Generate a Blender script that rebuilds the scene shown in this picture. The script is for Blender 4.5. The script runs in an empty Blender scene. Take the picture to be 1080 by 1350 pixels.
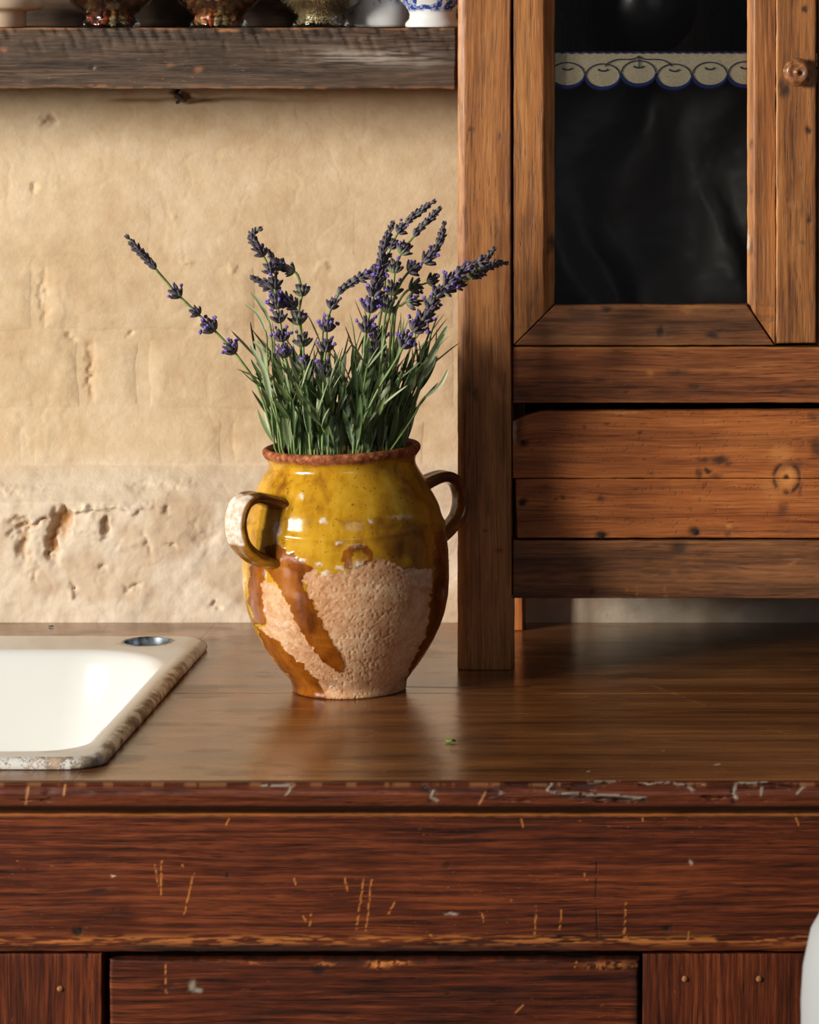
import bpy, bmesh, math, random
import numpy as np
from mathutils import Vector, Quaternion, Matrix
random.seed(7); rng = np.random.default_rng(7)
S = bpy.context.scene; COL = S.collection

# ------------------------------------------------------------------ camera, world, lights, exposure
FPX = 4400.0; VX = 1000.0; VY = 33.0; CZ = 1.574; TOP = 0.90      # eye height, worktop height
cam_d = bpy.data.cameras.new('camera'); cam = bpy.data.objects.new('camera', cam_d); COL.objects.link(cam)
cam.location = (0, 0, CZ); cam.rotation_euler = (math.pi/2, 0, 0)
cam_d.sensor_fit = 'VERTICAL'; cam_d.sensor_height = 36; cam_d.sensor_width = 28.8
cam_d.lens = FPX/1350*36
cam_d.shift_x = -(VX-540)/1350; cam_d.shift_y = -(675-VY)/1350
cam_d.clip_start = 0.05
cam_d.dof.use_dof = True; cam_d.dof.focus_distance = 3.36; cam_d.dof.aperture_fstop = 13
S.camera = cam
S.view_settings.view_transform = 'Standard'; S.view_settings.look = 'None'
S.view_settings.gamma = 1; S.view_settings.use_curve_mapping = False
S.view_settings.exposure = 0.0
w = bpy.data.worlds.new('room'); S.world = w; w.use_nodes = True
w.node_tree.nodes['Background'].inputs[0].default_value = (0.9, 0.93, 1.0, 1)
w.node_tree.nodes['Background'].inputs[1].default_value = 0.05

def area(name, loc, target, sx, sy, power, color):
    l = bpy.data.lights.new(name, 'AREA'); l.shape = 'RECTANGLE'; l.size = sx; l.size_y = sy
    l.energy = power; l.color = color
    o = bpy.data.objects.new(name, l); COL.objects.link(o); o.location = loc
    d = Vector(target)-Vector(loc); o.rotation_euler = d.to_track_quat('-Z', 'Y').to_euler()
    return o
# daylight through a tall two-light window on the left side of the room
PT = Vector((-0.42, 3.4, 1.05))
area('window_light', PT+Vector((-2.95, -2.80, 1.02)), PT, 0.50, 1.0, 135, (1.0, 0.945, 0.85))
area('window_light', PT+Vector((-3.45, -2.10, 1.02)), PT, 0.50, 1.0, 135, (1.0, 0.945, 0.85))
# added weak fill lamp from behind the camera, no real source there
area('front_fill_light', (1.2, -1.5, 2.3), (-.2, 3.4, 1.0), 1.6, 1.6, 13, (0.95, 0.95, 1.0))

# ------------------------------------------------------------------ numeric helpers
def P(px, py, Y): return ((px-VX)*Y/FPX, Y, CZ-(py-VY)*Y/FPX)
def PXo(X, Y): return VX+X*FPX/Y
def PYo(Z, Y): return VY+(CZ-Z)*FPX/Y
def _h(ix, iy, seed):
    n = (ix.astype(np.int64)*374761393+iy.astype(np.int64)*668265263+seed*144665) & 0x7fffffff
    n = ((n ^ (n >> 13))*1274126177) & 0x7fffffff
    n = (n ^ (n >> 16))
    return (n & 0xffff)/65535.0
def vn(x, y, seed=0):
    x, y = np.broadcast_arrays(np.asarray(x, float), np.asarray(y, float))
    ix = np.floor(x); iy = np.floor(y); fx = x-ix; fy = y-iy
    fx = fx*fx*(3-2*fx); fy = fy*fy*(3-2*fy)
    a = _h(ix, iy, seed); b = _h(ix+1, iy, seed); c = _h(ix, iy+1, seed); d = _h(ix+1, iy+1, seed)
    return (a*(1-fx)+b*fx)*(1-fy)+(c*(1-fx)+d*fx)*fy
def fbm(x, y, seed=0, o=4):
    r = 0; a = .5; t = 0
    for i in range(o):
        r = r+a*vn(x*2**i+i*17.3, y*2**i-i*9.1, seed+i); t += a; a *= .5
    return r/t
def ss(a, b, x):
    t = np.clip((x-a)/(b-a), 0, 1); return t*t*(3-2*t)
def inpoly(x, y, poly):
    r = np.zeros(np.shape(x), bool); n = len(poly)
    for i in range(n):
        x1, y1 = poly[i]; x2, y2 = poly[(i+1) % n]
        c = ((y1 > y) != (y2 > y)) & (x < (x2-x1)*(y-y1)/(y2-y1+1e-12)+x1)
        r ^= c
    return r
def segd(x, y, a, b):
    ax, ay = a; bx, by = b; dx, dy = bx-ax, by-ay
    t = np.clip(((x-ax)*dx+(y-ay)*dy)/(dx*dx+dy*dy+1e-12), 0, 1)
    return np.hypot(x-ax-t*dx, y-ay-t*dy)

def link(o, parent=None):
    COL.objects.link(o)
    if parent is not None: o.parent = parent
    return o
def thing(name, label, cat, loc=(0, 0, 0), group=None):
    o = bpy.data.objects.new(name, None); COL.objects.link(o); o.location = loc
    o.empty_display_size = .02
    tag(o, label, cat, group); return o
def tag(o, label, cat, group=None, kind=None):
    o['label'] = label; o['category'] = cat
    if group: o['group'] = group
    if kind: o['kind'] = kind
    return o
def mesh_np(name, V, quads, mats, parent=None, attrs=None, polys=(), smooth=True, sharp=40, matidx=None, origin=None):
    """V world coordinates; shifted so the object sits at its parent's (or its own) origin"""
    V = np.asarray(V, float).reshape(-1, 3)
    off = np.array(parent.location) if parent is not None and origin is None else np.array(origin if origin is not None else (0, 0, 0))
    if parent is not None and parent.parent is not None and origin is None: off = off+np.array(parent.parent.location)
    V = V-off
    me = bpy.data.meshes.new(name); quads = np.asarray(quads, int).reshape(-1, 4)
    nq = len(quads); idx = list(quads.ravel()); 
    starts = np.arange(nq)*4; tot = np.full(nq, 4)
    li = quads.ravel()
    if polys:
        ex = np.concatenate([np.asarray(p, int) for p in polys]); tt = np.array([len(p) for p in polys])
        st = nq*4+np.concatenate([[0], np.cumsum(tt)[:-1]])
        li = np.concatenate([li, ex]); starts = np.concatenate([starts, st]); tot = np.concatenate([tot, tt])
    me.vertices.add(len(V)); me.vertices.foreach_set('co', V.ravel().astype(np.float32))
    me.loops.add(len(li)); me.loops.foreach_set('vertex_index', li.astype(np.int32))
    me.polygons.add(len(tot)); me.polygons.foreach_set('loop_start', starts.astype(np.int32))
    me.polygons.foreach_set('loop_total', tot.astype(np.int32))
    for m in (mats if isinstance(mats, (list, tuple)) else [mats]): me.materials.append(m)
    if matidx is not None: me.polygons.foreach_set('material_index', np.asarray(matidx, np.int32))
    me.update(calc_edges=True); me.validate()
    for k, a in (attrs or {}).items():
        a = np.asarray(a, np.float32)
        if a.shape[-1] == 3: at = me.attributes.new(k, 'FLOAT_VECTOR', 'POINT'); at.data.foreach_set('vector', a.ravel())
        else: at = me.attributes.new(k, 'FLOAT_COLOR', 'POINT'); at.data.foreach_set('color', a.ravel())
    me.polygons.foreach_set('use_smooth', np.full(len(me.polygons), bool(smooth)))
    if smooth and sharp: me.set_sharp_from_angle(angle=math.radians(sharp))
    o = bpy.data.objects.new(name, me)
    if origin is not None: o.location = origin
    return link(o, parent)
def gridq(nu, nv, flip=False, wrapu=False):
    """vertex index = j*nu+i"""
    i = np.arange(nu if wrapu else nu-1); j = np.arange(nv-1)
    I, J = np.meshgrid(i, j); I2 = (I+1) % nu
    q = np.stack([J*nu+I, J*nu+I2, (J+1)*nu+I2, (J+1)*nu+I], -1).reshape(-1, 4)
    return q[:, ::-1] if flip else q
SEED = [0]
def axis_samples(L, res, rnd):
    n = max(2, int(L/res)); a = np.linspace(0, L, n+1)
    e = rnd*np.array([0, .06, .2, .45, .75, 1.0])
    e = e[e < L/2]
    a = a[(a > rnd) & (a < L-rnd)] if L > 2*rnd else np.array([])
    s = np.concatenate([e, a, L-e[::-1]])
    return np.unique(np.round(s, 6))/L
def board(name, quad, lvl, depth, mat, parent=None, plane='xz', grain='u', res=.004, rnd=.002, wob=.0006, amp=.0004, marks=None, nfun=None, origin=None, seed=None):
    """A sawn board: front face is the quad (u,v corners), rounded and uneven; depth goes away from the face."""
    SEED[0] += 1; sd = SEED[0] if seed is None else seed
    c = [np.array(q, float) for q in quad]
    Lu = max(np.linalg.norm(c[1]-c[0]), np.linalg.norm(c[2]-c[3])); Lv = max(np.linalg.norm(c[3]-c[0]), np.linalg.norm(c[2]-c[1]))
    s = axis_samples(Lu, res, rnd); t = axis_samples(Lv, res, rnd)
    Sg, T = np.meshgrid(s, t); Sg = Sg[..., None]; T = T[..., None]
    UV = c[0]*(1-Sg)*(1-T)+c[1]*Sg*(1-T)+c[2]*Sg*T+c[3]*(1-Sg)*T
    Sg = Sg[..., 0]; T = T[..., 0]; U = UV[..., 0]; Vv = UV[..., 1]
    du = np.minimum(Sg, 1-Sg)*Lu; dv = np.minimum(T, 1-T)*Lv
    f = lambda d: 1-np.sqrt(np.maximum(0, 1-(1-np.minimum(d/rnd, 1))**2))
    N = -rnd*np.minimum(1, f(du)+f(dv))
    N = N+amp*(fbm(U*40, Vv*40, sd, 3)-.5)*2
    if wob:
        wu = np.maximum(0, 1-du/.012)*np.sign(Sg-.5); wv = np.maximum(0, 1-dv/.012)*np.sign(T-.5)
        nu_ = (fbm(Vv*25, Sg*0+np.sign(Sg-.5)*3, sd+50, 4)-.5)*2; nv_ = (fbm(U*25, T*0+np.sign(T-.5)*3, sd+70, 4)-.5)*2
        U = U-wob*np.abs(nu_)*wu*1.5; Vv = Vv-wob*np.abs(nv_)*wv*1.5
    if nfun is not None: N = N+nfun(U, Vv)
    nu, nv = len(s), len(t)
    def mp(u, v, n):
        if plane == 'xz': return np.stack([u, lvl-n, v], -1)
        if plane == 'xy': return np.stack([u, v, lvl+n], -1)
        if plane == 'yz': return np.stack([lvl-n, u, v], -1)
        if plane == 'yzr': return np.stack([lvl+n, u, v], -1)
    flip = plane == 'yz'
    F = mp(U, Vv, N).reshape(-1, 3)
    q = gridq(nu, nv, flip)
    loop = list(range(nu))+[j*nu+nu-1 for j in range(1, nv)]+[(nv-1)*nu+i for i in range(nu-2, -1, -1)]+[j*nu for j in range(nv-2, 0, -1)]
    lu = U.reshape(-1)[loop]; lv = Vv.reshape(-1)[loop]
    B = mp(lu, lv, np.full(len(loop), -depth)); base = len(F); n = len(loop)
    k = np.arange(n); lp = np.array(loop)
    sq = np.stack([lp, base+k, base+(k+1) % n, lp[(k+1) % n]], -1)
    if flip: sq = sq[:, ::-1]
    back = list(range(base+n-1, base-1, -1)); 
    if flip: back = back[::-1]
    Vt = np.concatenate([F, B])
    au, av = (np.concatenate([U.ravel(), lu]), np.concatenate([Vv.ravel(), lv]))
    dn = np.concatenate([np.zeros(len(F)), np.full(n, depth)])
    if grain == 'v': au, av = av, au
    gc = np.stack([au, av+dn*.7, np.full(len(au), sd*1.37)], -1)
    mk = np.zeros((len(Vt), 4)); mk[:, 3] = 1
    if marks is not None:
        PX = PXo(Vt[:, 0], Vt[:, 1]); PY = PYo(Vt[:, 2], Vt[:, 1])
        mk[:, :3] = np.clip(np.stack(marks(PX, PY), -1), 0, 1)
    return mesh_np(name, Vt, np.concatenate([q, sq]), mat, parent, {'gc': gc, 'mk': mk}, polys=[back], origin=origin, sharp=50)
def rect(px0, py0, px1, py1, Y):
    a = P(px0, py1, Y); b = P(px1, py0, Y)
    return [(a[0], a[2]), (b[0], a[2]), (b[0], b[2]), (a[0], b[2])]
def quadp(pts, Y): return [(P(x, y, Y)[0], P(x, y, Y)[2]) for x, y in pts]     # order: bottom-left, bottom-right, top-right, top-left
def box(name, x0, x1, y0, y1, z0, z1, mat, parent=None, grain='u', origin=None, rnd=.0015):
    return board(name, [(x0, z0), (x1, z0), (x1, z1), (x0, z1)], y0, y1-y0, mat, parent, grain=grain, res=.03, rnd=rnd, wob=0, amp=0, origin=origin)
def lathe(name, prof, centre, mat, parent=None, n=48, axis='z', origin=None, attrs=None, mats=None):
    prof = np.array(prof, float); a = np.arange(n)*2*math.pi/n
    R = prof[:, 0][:, None]; Z = prof[:, 1][:, None]
    x = R*np.cos(a); y = R*np.sin(a); z = Z+0*a
    if axis == 'z': V = np.stack([x, y, z], -1)
    else: V = np.stack([x, -z, y], -1)     # axis towards the viewer
    V = V.reshape(-1, 3)+np.array(centre)
    q = gridq(n, len(prof), wrapu=True)
    return mesh_np(name, V, q, mat, parent, origin=origin, sharp=55)
def tube(pts, rad, n=8, cap=True):
    """returns verts, quads, polys for a swept round tube"""
    pts = [Vector(p) for p in pts]; m = len(pts); V = []; prev = None
    rad = [rad]*m if not hasattr(rad, '__len__') else rad
    for i, p in enumerate(pts):
        t = (pts[min(i+1, m-1)]-pts[max(i-1, 0)]).normalized()
        if prev is None: u = t.orthogonal().normalized()
        else: u = (prev-t*prev.dot(t)).normalized()
        prev = u; v = t.cross(u)
        for k in range(n):
            a = 2*math.pi*k/n; V.append(p+(u*math.cos(a)+v*math.sin(a))*rad[i])
    q = gridq(n, m, wrapu=True)
    pl = [list(range(n))[::-1], [(m-1)*n+k for k in range(n)]] if cap else []
    return np.array([tuple(x) for x in V]), q, pl
def spline(pts, k=6):
    pts = [Vector(p) for p in pts]; out = []
    for i in range(len(pts)-1):
        p0 = pts[max(i-1, 0)]; p1 = pts[i]; p2 = pts[i+1]; p3 = pts[min(i+2, len(pts)-1)]
        for j in range(k):
            t = j/k; out.append(.5*((2*p1)+(p2-p0)*t+(2*p0-5*p1+4*p2-p3)*t*t+(3*p1-p0-3*p2+p3)*t**3))
    out.append(pts[-1]); return out

# ------------------------------------------------------------------ materials
def srgb(r, g, b):
    f = lambda c: (c/255/12.92 if c/255 <= .04045 else ((c/255+.055)/1.055)**2.4)
    return (f(r), f(g), f(b), 1)
class NT:
    def __init__(s, name):
        s.m = bpy.data.materials.new(name); s.m.use_nodes = True; s.t = s.m.node_tree; s.t.nodes.clear()
        s.out = s.t.nodes.new('ShaderNodeOutputMaterial'); s.b = s.t.nodes.new('ShaderNodeBsdfPrincipled')
        s.t.links.new(s.b.outputs[0], s.out.inputs[0])
    def n(s, ty, **kw):
        nd = s.t.nodes.new(ty)
        for k, v in kw.items(): setattr(nd, k, v)
        return nd
    def l(s, a, b): s.t.links.new(a, b)
    def put(s, sock, v):
        if hasattr(v, 'is_linked') or isinstance(v, bpy.types.NodeSocket): s.l(v, sock)
        elif v is not None: sock.default_value = v
    def math(s, op, a, b=None, c=None, clamp=False):
        nd = s.n('ShaderNodeMath', operation=op, use_clamp=clamp); s.put(nd.inputs[0], a)
        if b is not None: s.put(nd.inputs[1], b)
        if c is not None: s.put(nd.inputs[2], c)
        return nd.outputs[0]
    def vmul(s, v, k):
        nd = s.n('ShaderNodeVectorMath', operation='MULTIPLY'); s.put(nd.inputs[0], v); s.put(nd.inputs[1], k); return nd.outputs[0]
    def vadd(s, v, k):
        nd = s.n('ShaderNodeVectorMath', operation='ADD'); s.put(nd.inputs[0], v); s.put(nd.inputs[1], k); return nd.outputs[0]
    def noise(s, v, scale, detail=4, rough=.55, dist=0):
        nd = s.n('ShaderNodeTexNoise'); s.put(nd.inputs['Vector'], v); nd.inputs['Scale'].default_value = scale
        nd.inputs['Detail'].default_value = detail; nd.inputs['Roughness'].default_value = rough; nd.inputs['Distortion'].default_value = dist
        return nd.outputs['Fac']
    def ramp(s, f, stops):
        nd = s.n('ShaderNodeValToRGB'); s.put(nd.inputs[0], f); cr = nd.color_ramp
        while len(cr.elements) < len(stops): cr.elements.new(.5)
        for e, (p, c) in zip(cr.elements, stops): e.position = p; e.color = c if hasattr(c, '__len__') else (c, c, c, 1)
        return nd.outputs[0]
    def mix(s, f, a, b, mode='MIX'):
        nd = s.n('ShaderNodeMix', data_type='RGBA', blend_type=mode); s.put(nd.inputs[0], f); s.put(nd.inputs[6], a); s.put(nd.inputs[7], b)
        return nd.outputs[2]
    def attr(s, name):
        nd = s.n('ShaderNodeAttribute', attribute_name=name); return nd
    def bump(s, h, strength, dist, prev=None):
        nd = s.n('ShaderNodeBump'); s.put(nd.inputs['Height'], h); nd.inputs['Strength'].default_value = strength
        nd.inputs['Distance'].default_value = dist
        if prev is not None: s.l(prev, nd.inputs['Normal'])
        return nd.outputs[0]
    def sep(s, v):
        nd = s.n('ShaderNodeSeparateXYZ'); s.l(v, nd.inputs[0]); return nd.outputs
    def comb(s, x, y, z):
        nd = s.n('ShaderNodeCombineXYZ'); s.put(nd.inputs[0], x); s.put(nd.inputs[1], y); s.put(nd.inputs[2], z); return nd.outputs[0]

def wood(name, dark, mid, light, rough=(.35, .6), streak=55, fibre=420, ring=60, ringamt=.35, pore=.3, blotch=.5, scratchcol=(190, 120, 60), scratch=.5, bumpd=.0006, grime=(225, 215, 195), contrast=1.0, coat=0, line=.6, spec=.4):
    m = NT(name); g = m.attr('gc').outputs['Vector']; mk = m.attr('mk').outputs['Color']
    warp = m.noise(m.vmul(g, (3, 14, 1)), 1, 3)
    u, v, sd = m.sep(g)
    v2 = m.math('MULTIPLY_ADD', m.math('SUBTRACT', warp, .5), .018, v)
    gw = m.comb(u, v2, sd)
    n1 = m.noise(m.vmul(gw, (streak*.032, streak, 3)), 1, 5, .62)
    n2 = m.noise(m.vmul(gw, (fibre*.045, fibre, 7)), 1, 4, .65)
    n3 = m.noise(m.vmul(gw, (3.0, 13, 2)), 1, 4, .5)
    rn = m.noise(m.vmul(g, (2.2, 9, 1.5)), 1, 2, .5)
    ph = m.math('MULTIPLY_ADD', rn, 9.0, m.math('MULTIPLY', v, float(ring)*2))
    rg = m.math('MULTIPLY_ADD', m.math('SINE', ph), .5, .5)
    f = m.math('MULTIPLY_ADD', m.math('SUBTRACT', n1, .5), 1.15*contrast, .5)
    f = m.math('MULTIPLY_ADD', m.math('SUBTRACT', n2, .5), .75*contrast, f)
    f = m.math('MULTIPLY_ADD', m.math('SUBTRACT', rg, .5), ringamt*.55, f)
    f = m.math('MULTIPLY_ADD', m.math('SUBTRACT', n3, .5), blotch, f)
    c = m.ramp(f, [(.18, srgb(*dark)), (.5, srgb(*mid)), (.82, srgb(*light))])
    # dark pores and little checks along the grain
    pn = m.noise(m.vmul(gw, (38, 780, 5)), 1, 2, .5)
    pm = m.ramp(pn, [(.60, 0.0), (.70, 1.0)])
    pz = m.ramp(m.noise(m.vmul(gw, (6, 40, 3)), 1, 2, .5), [(.42, 0.0), (.62, 1.0)])
    pk = m.math('MULTIPLY', m.math('MULTIPLY', pm, pz), pore)
    c = m.mix(pk, c, tuple(list(x*.28 for x in srgb(*dark)[:3])+[1]))
    ln = m.ramp(m.noise(m.vmul(gw, (9, 620, 4)), 1, 3, .55), [(.56, 0.0), (.66, 1.0)])
    lz = m.ramp(m.noise(m.vmul(g, (4, 26, 2)), 1, 3, .6), [(.40, 0.0), (.60, 1.0)])
    lk = m.math('MULTIPLY', m.math('MULTIPLY', ln, lz), line)
    c = m.mix(lk, c, tuple(list(x*.35 for x in srgb(*dark)[:3])+[1]))
    # flecks of wear where the stain is rubbed off
    wn = m.noise(m.vmul(g, (160, 420, 5)), 1, 2, .6)
    wz = m.noise(m.vmul(g, (7, 16, 2)), 1, 3, .6)
    wk = m.math('MULTIPLY', m.ramp(wn, [(.66, 0.0), (.74, 1.0)]), m.ramp(wz, [(.5, 0.0), (.66, 1.0)]))
    c = m.mix(m.math('MULTIPLY', wk, scratch), c, srgb(*scratchcol))
    s = m.n('ShaderNodeSeparateColor'); m.l(mk, s.inputs[0])
    c = m.mix(s.outputs[0], c, srgb(14, 8, 6))
    c = m.mix(s.outputs[1], c, srgb(*scratchcol))
    c = m.mix(s.outputs[2], c, srgb(*grime))
    m.l(c, m.b.inputs['Base Color'])
    r = m.math('MULTIPLY_ADD', n1, rough[1]-rough[0], rough[0], clamp=True)
    r = m.math('MULTIPLY_ADD', s.outputs[0], .3, r, clamp=True)
    m.l(r, m.b.inputs['Roughness']); m.b.inputs['Specular IOR Level'].default_value = spec
    if coat: m.b.inputs['Coat Weight'].default_value = coat; m.b.inputs['Coat Roughness'].default_value = .22
    h = m.math('MULTIPLY_ADD', n2, .5, m.math('MULTIPLY', n1, .6))
    h = m.math('SUBTRACT', h, m.math('MULTIPLY', pk, .8))
    h = m.math('SUBTRACT', h, m.math('MULTIPLY', s.outputs[0], 1.2))
    m.l(m.bump(h, .8, bumpd), m.b.inputs['Normal'])
    return m.m

M = {}
M['pine'] = wood('aged_pine', (80, 42, 20), (162, 102, 52), (202, 142, 82), rough=(.34, .58), streak=300, fibre=620, ring=95, ringamt=.22, pore=.6, blotch=.65, scratchcol=(214, 152, 90), scratch=.35, contrast=.62, coat=.1)
M['pine_dark'] = wood('dark_stained_pine', (56, 31, 17), (120, 74, 42), (158, 104, 62), rough=(.35, .6), streak=280, fibre=620, ring=90, ringamt=.3, pore=.6, blotch=.65, scratchcol=(190, 124, 68), scratch=.35, contrast=.7)
M['pine_red'] = wood('reddish_drawer_pine', (88, 40, 15), (164, 91, 41), (206, 128, 64), rough=(.36, .6), streak=290, fibre=620, ring=110, ringamt=.22, pore=.6, blotch=.65, scratchcol=(222, 150, 80), scratch=.5, contrast=.65)
M['pine_mid'] = wood('brown_rail_pine', (70, 34, 15), (136, 76, 37), (176, 108, 58), rough=(.36, .6), streak=290, fibre=620, ring=110, ringamt=.25, pore=.6, blotch=.7, scratchcol=(222, 150, 80), scratch=.4, contrast=.75)
M['top'] = wood('worn_waxed_worktop_wood', (62, 36, 19), (122, 76, 40), (160, 108, 62), rough=(.15, .32), streak=150, fibre=420, ring=50, ringamt=.25, pore=.4, blotch=.7, scratchcol=(180, 135, 90), scratch=.2, bumpd=.00025, coat=.35, line=.35, contrast=.85)
M['nose'] = wood('red_worn_nosing_wood', (36, 14, 8), (88, 40, 22), (122, 62, 34), rough=(.34, .55), streak=220, fibre=600, pore=.7, scratchcol=(190, 130, 84), scratch=.3, grime=(150, 138, 122))
M['oak'] = wood('dark_red_oak', (30, 11, 6), (84, 36, 17), (130, 64, 31), rough=(.42, .62), streak=300, fibre=800, ring=330, ringamt=.22, pore=.9, blotch=.65, scratchcol=(214, 134, 66), scratch=.45, bumpd=.0005, contrast=1.0, line=.75, spec=.22)
M['grey'] = wood('weathered_grey_brown_wood', (34, 25, 20), (78, 60, 47), (116, 92, 74), rough=(.6, .85), streak=420, fibre=900, ring=80, ringamt=.12, pore=.8, blotch=.4, scratchcol=(165, 110, 68), scratch=.6, grime=(160, 150, 138), bumpd=.0008, contrast=.9, line=.9)
M['inside'] = wood('dark_brown_boards', (30, 20, 12), (64, 44, 28), (84, 60, 40), rough=(.6, .8))  # dark brown wood for inner and backing boards

def simple(name, col, rough=.5, metal=0, spec=.5, bump=0, bscale=100, var=0, coat=0):
    m = NT(name); m.b.inputs['Roughness'].default_value = rough; m.b.inputs['Metallic'].default_value = metal
    m.b.inputs['Specular IOR Level'].default_value = spec; m.b.inputs['Coat Weight'].default_value = coat
    tc = m.n('ShaderNodeTexCoord').outputs['Object']
    n = m.noise(tc, bscale, 4, .6)
    if var:
        a = srgb(*[c*(1-var) for c in col]); b = srgb(*[min(255, c*(1+var*.6)) for c in col])
        m.l(m.ramp(n, [(.35, a), (.65, b)]), m.b.inputs['Base Color'])
    else: m.b.inputs['Base Color'].default_value = srgb(*col)
    if bump: m.l(m.bump(n, 1, bump), m.b.inputs['Normal'])
    return m.m
M['hole'] = simple('dark_nail_iron', (20, 15, 13), .6)
M['peg'] = simple('pale_wooden_peg', (150, 98, 56), .8, var=.25, bscale=400)
M['floor'] = simple('brown_floor', (92, 74, 58), .6, var=.3, bscale=8)

# limewashed wall
def wallmat():
    m = NT('limewashed_brick_wall'); tc = m.n('ShaderNodeTexCoord').outputs['Object']; mk = m.attr('mk').outputs['Color']
    n1 = m.noise(tc, 6, 5, .6); n2 = m.noise(tc, 45, 5, .6); n3 = m.noise(tc, 260, 4, .6)
    f = m.math('MULTIPLY_ADD', n2, .45, m.math('MULTIPLY', n1, .6))
    c = m.ramp(f, [(.36, srgb(190, 161, 126)), (.53, srgb(205, 180, 146)), (.70, srgb(218, 196, 166))])
    s = m.n('ShaderNodeSeparateColor'); m.l(mk, s.inputs[0])
    c = m.mix(s.outputs[2], c, m.ramp(f, [(.36, srgb(200, 180, 154)), (.7, srgb(228, 214, 194))]))
    c = m.mix(s.outputs[0], c, srgb(168, 122, 76))
    c = m.mix(s.outputs[1], c, srgb(96, 58, 32))
    m.l(c, m.b.inputs['Base Color']); m.b.inputs['Roughness'].default_value = .85; m.b.inputs['Specular IOR Level'].default_value = .2
    h = m.math('MULTIPLY_ADD', n3, .25, n2)
    m.l(m.bump(h, .7, .0022), m.b.inputs['Normal'])
    return m.m
M['wall'] = wallmat()

# ------------------------------------------------------------------ the setting
def struct(o): o['kind'] = 'structure'; return o
YW = 3.81
PITS = [(62, 158, 12, 8, .004), (228, 282, 2.5, 5, -.002), (308, 354, 4, 5, -.003), (240, 344, 8, 4, -.002), (420, 357, 9, 6, -.002), (113, 490, 4, 36, .003), (52, 390, 4, 34, .0022), (92, 442, 6, 4, .003), (170, 442, 5, 3, .003), (40, 250, 5, 7, .003),
        (34, 686, 14, 7, .007), (26, 700, 8, 5, .005), (84, 682, 13, 18, .015), (74, 712, 9, 22, .012), (55, 690, 16, 4, .006), (150, 715, 26, 5, .003), (40, 712, 8, 22, .007), (52, 752, 4, 12, .003), (146, 690, 8, 10, .006), (100, 780, 5, 7, -.003), (102, 768, 5, 6, .005), (225, 665, 6, 3, .004),
        (188, 638, 16, 5, .004), (238, 639, 28, 4, -.003), (142, 745, 6, 6, .004), (180, 771, 10, 3, .004), (228, 715, 9, 4, .004), (198, 715, 3, 14, .003), (292, 795, 8, 4, .004), (30, 645, 60, 3, -.002), (272, 702, 14, 12, .004),
        (150, 664, 60, 4, -.004), (110, 665, 10, 6, -.004), (125, 690, 26, 14, -.005), (150, 715, 40, 6, -.003)]
def wall_h(x, z):
    """how far the plaster stands out from y = YW"""
    px = PXo(x, 3.79); py = PYo(z, 3.79)
    zl = z+.004*(fbm(x*30, z*30, 3)-.5); low = np.clip((1.072-zl)/.038, 0, 1)
    h = .042*low
    h = h+.005*(fbm(x*7, z*7, 11, 3)-.5)+.0018*(fbm(x*24, z*24, 12, 3)-.5)
    r = fbm(x*95, z*95, 14, 3)
    h = h+low*(.006*(fbm(x*26, z*26, 13, 3)-.5)+.0016*(r-.5))
    # trowel ridges and flakes
    rid = np.abs(fbm(x*22+2*fbm(x*9, z*9, 20), z*17, 15, 3)-.5)
    h = h-.0005*np.exp(-(rid/.02)**2)*ss(.48, .66, fbm(x*6, z*6, 16, 2))
    e = fbm(x*16, z*16, 44, 4); h = h+.0007*ss(.50, .53, e)*ss(.4, .7, fbm(x*5, z*5, 45, 2))
    wx = px+10*(fbm(px/22, py/22, 17, 3)-.5)*2+7*(fbm(px/7, py/7, 27, 3)-.5)*2; wy = py+10*(fbm(px/22, py/22, 18, 3)-.5)*2+7*(fbm(px/7, py/7, 28, 3)-.5)*2
    for cx, cy, rx, ry, d in PITS:
        q = ((wx-cx)/rx)**2+((wy-cy)/ry)**2
        h = h-d*np.exp(-q**1.5)
    # crack under the shelf
    h = h-.004*np.exp(-((py+5*(fbm(px/25, 0*px, 37, 3)-.5)-131)/2.2)**2)*ss(130, 160, px)*ss(470, 300, px)
    return h
def wall_mk(x, z):
    px = PXo(x, 3.79); py = PYo(z, 3.79)
    wx = px+10*(fbm(px/22, py/22, 17, 3)-.5)*2+7*(fbm(px/7, py/7, 27, 3)-.5)*2; wy = py+10*(fbm(px/22, py/22, 18, 3)-.5)*2+7*(fbm(px/7, py/7, 28, 3)-.5)*2
    R = 0*px
    for cx, cy, rx, ry, d in PITS:
        if d > .005: R = np.maximum(R, 1.0*np.exp(-(((wx-cx)/rx)**2+((wy-cy)/ry)**2)**1.5)*min(1, d/.011))
    R = np.maximum(R, .35*ss(.52, .7, fbm(x*14, z*30, 31, 4))*ss(250, 60, py))
    Gm = np.exp(-(((wx-236)/11)**2+((wy-126)/7)**2)**2)+.6*np.exp(-((py+5*(fbm(px/25, 0*px, 37, 3)-.5)-131)/1.8)**2)*ss(130, 160, px)*ss(420, 260, px)
    Gm = np.maximum(Gm, .5*np.exp(-(((wx-60)/10)**2+((wy-156)/5)**2)**2))
    R = np.maximum(R, .5*np.exp(-((wx-112)/5)**2)*ss(446, 456, py)*ss(536, 520, py)); R = np.maximum(R, .3*ss(.46, .62, fbm(x*20, z*20, 33, 4))*ss(1.05, 1.03, z))
    low = ss(1.10, 1.05, z)
    return np.stack([R, np.clip(Gm, 0, 1), low, 1+0*px], -1)
xs = np.unique(np.round(np.concatenate([np.linspace(-1.7, -.9, 21), np.arange(-.9, -.29, .0019), np.arange(-.29, .12, .005), np.linspace(.12, .9, 20)]), 5))
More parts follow.
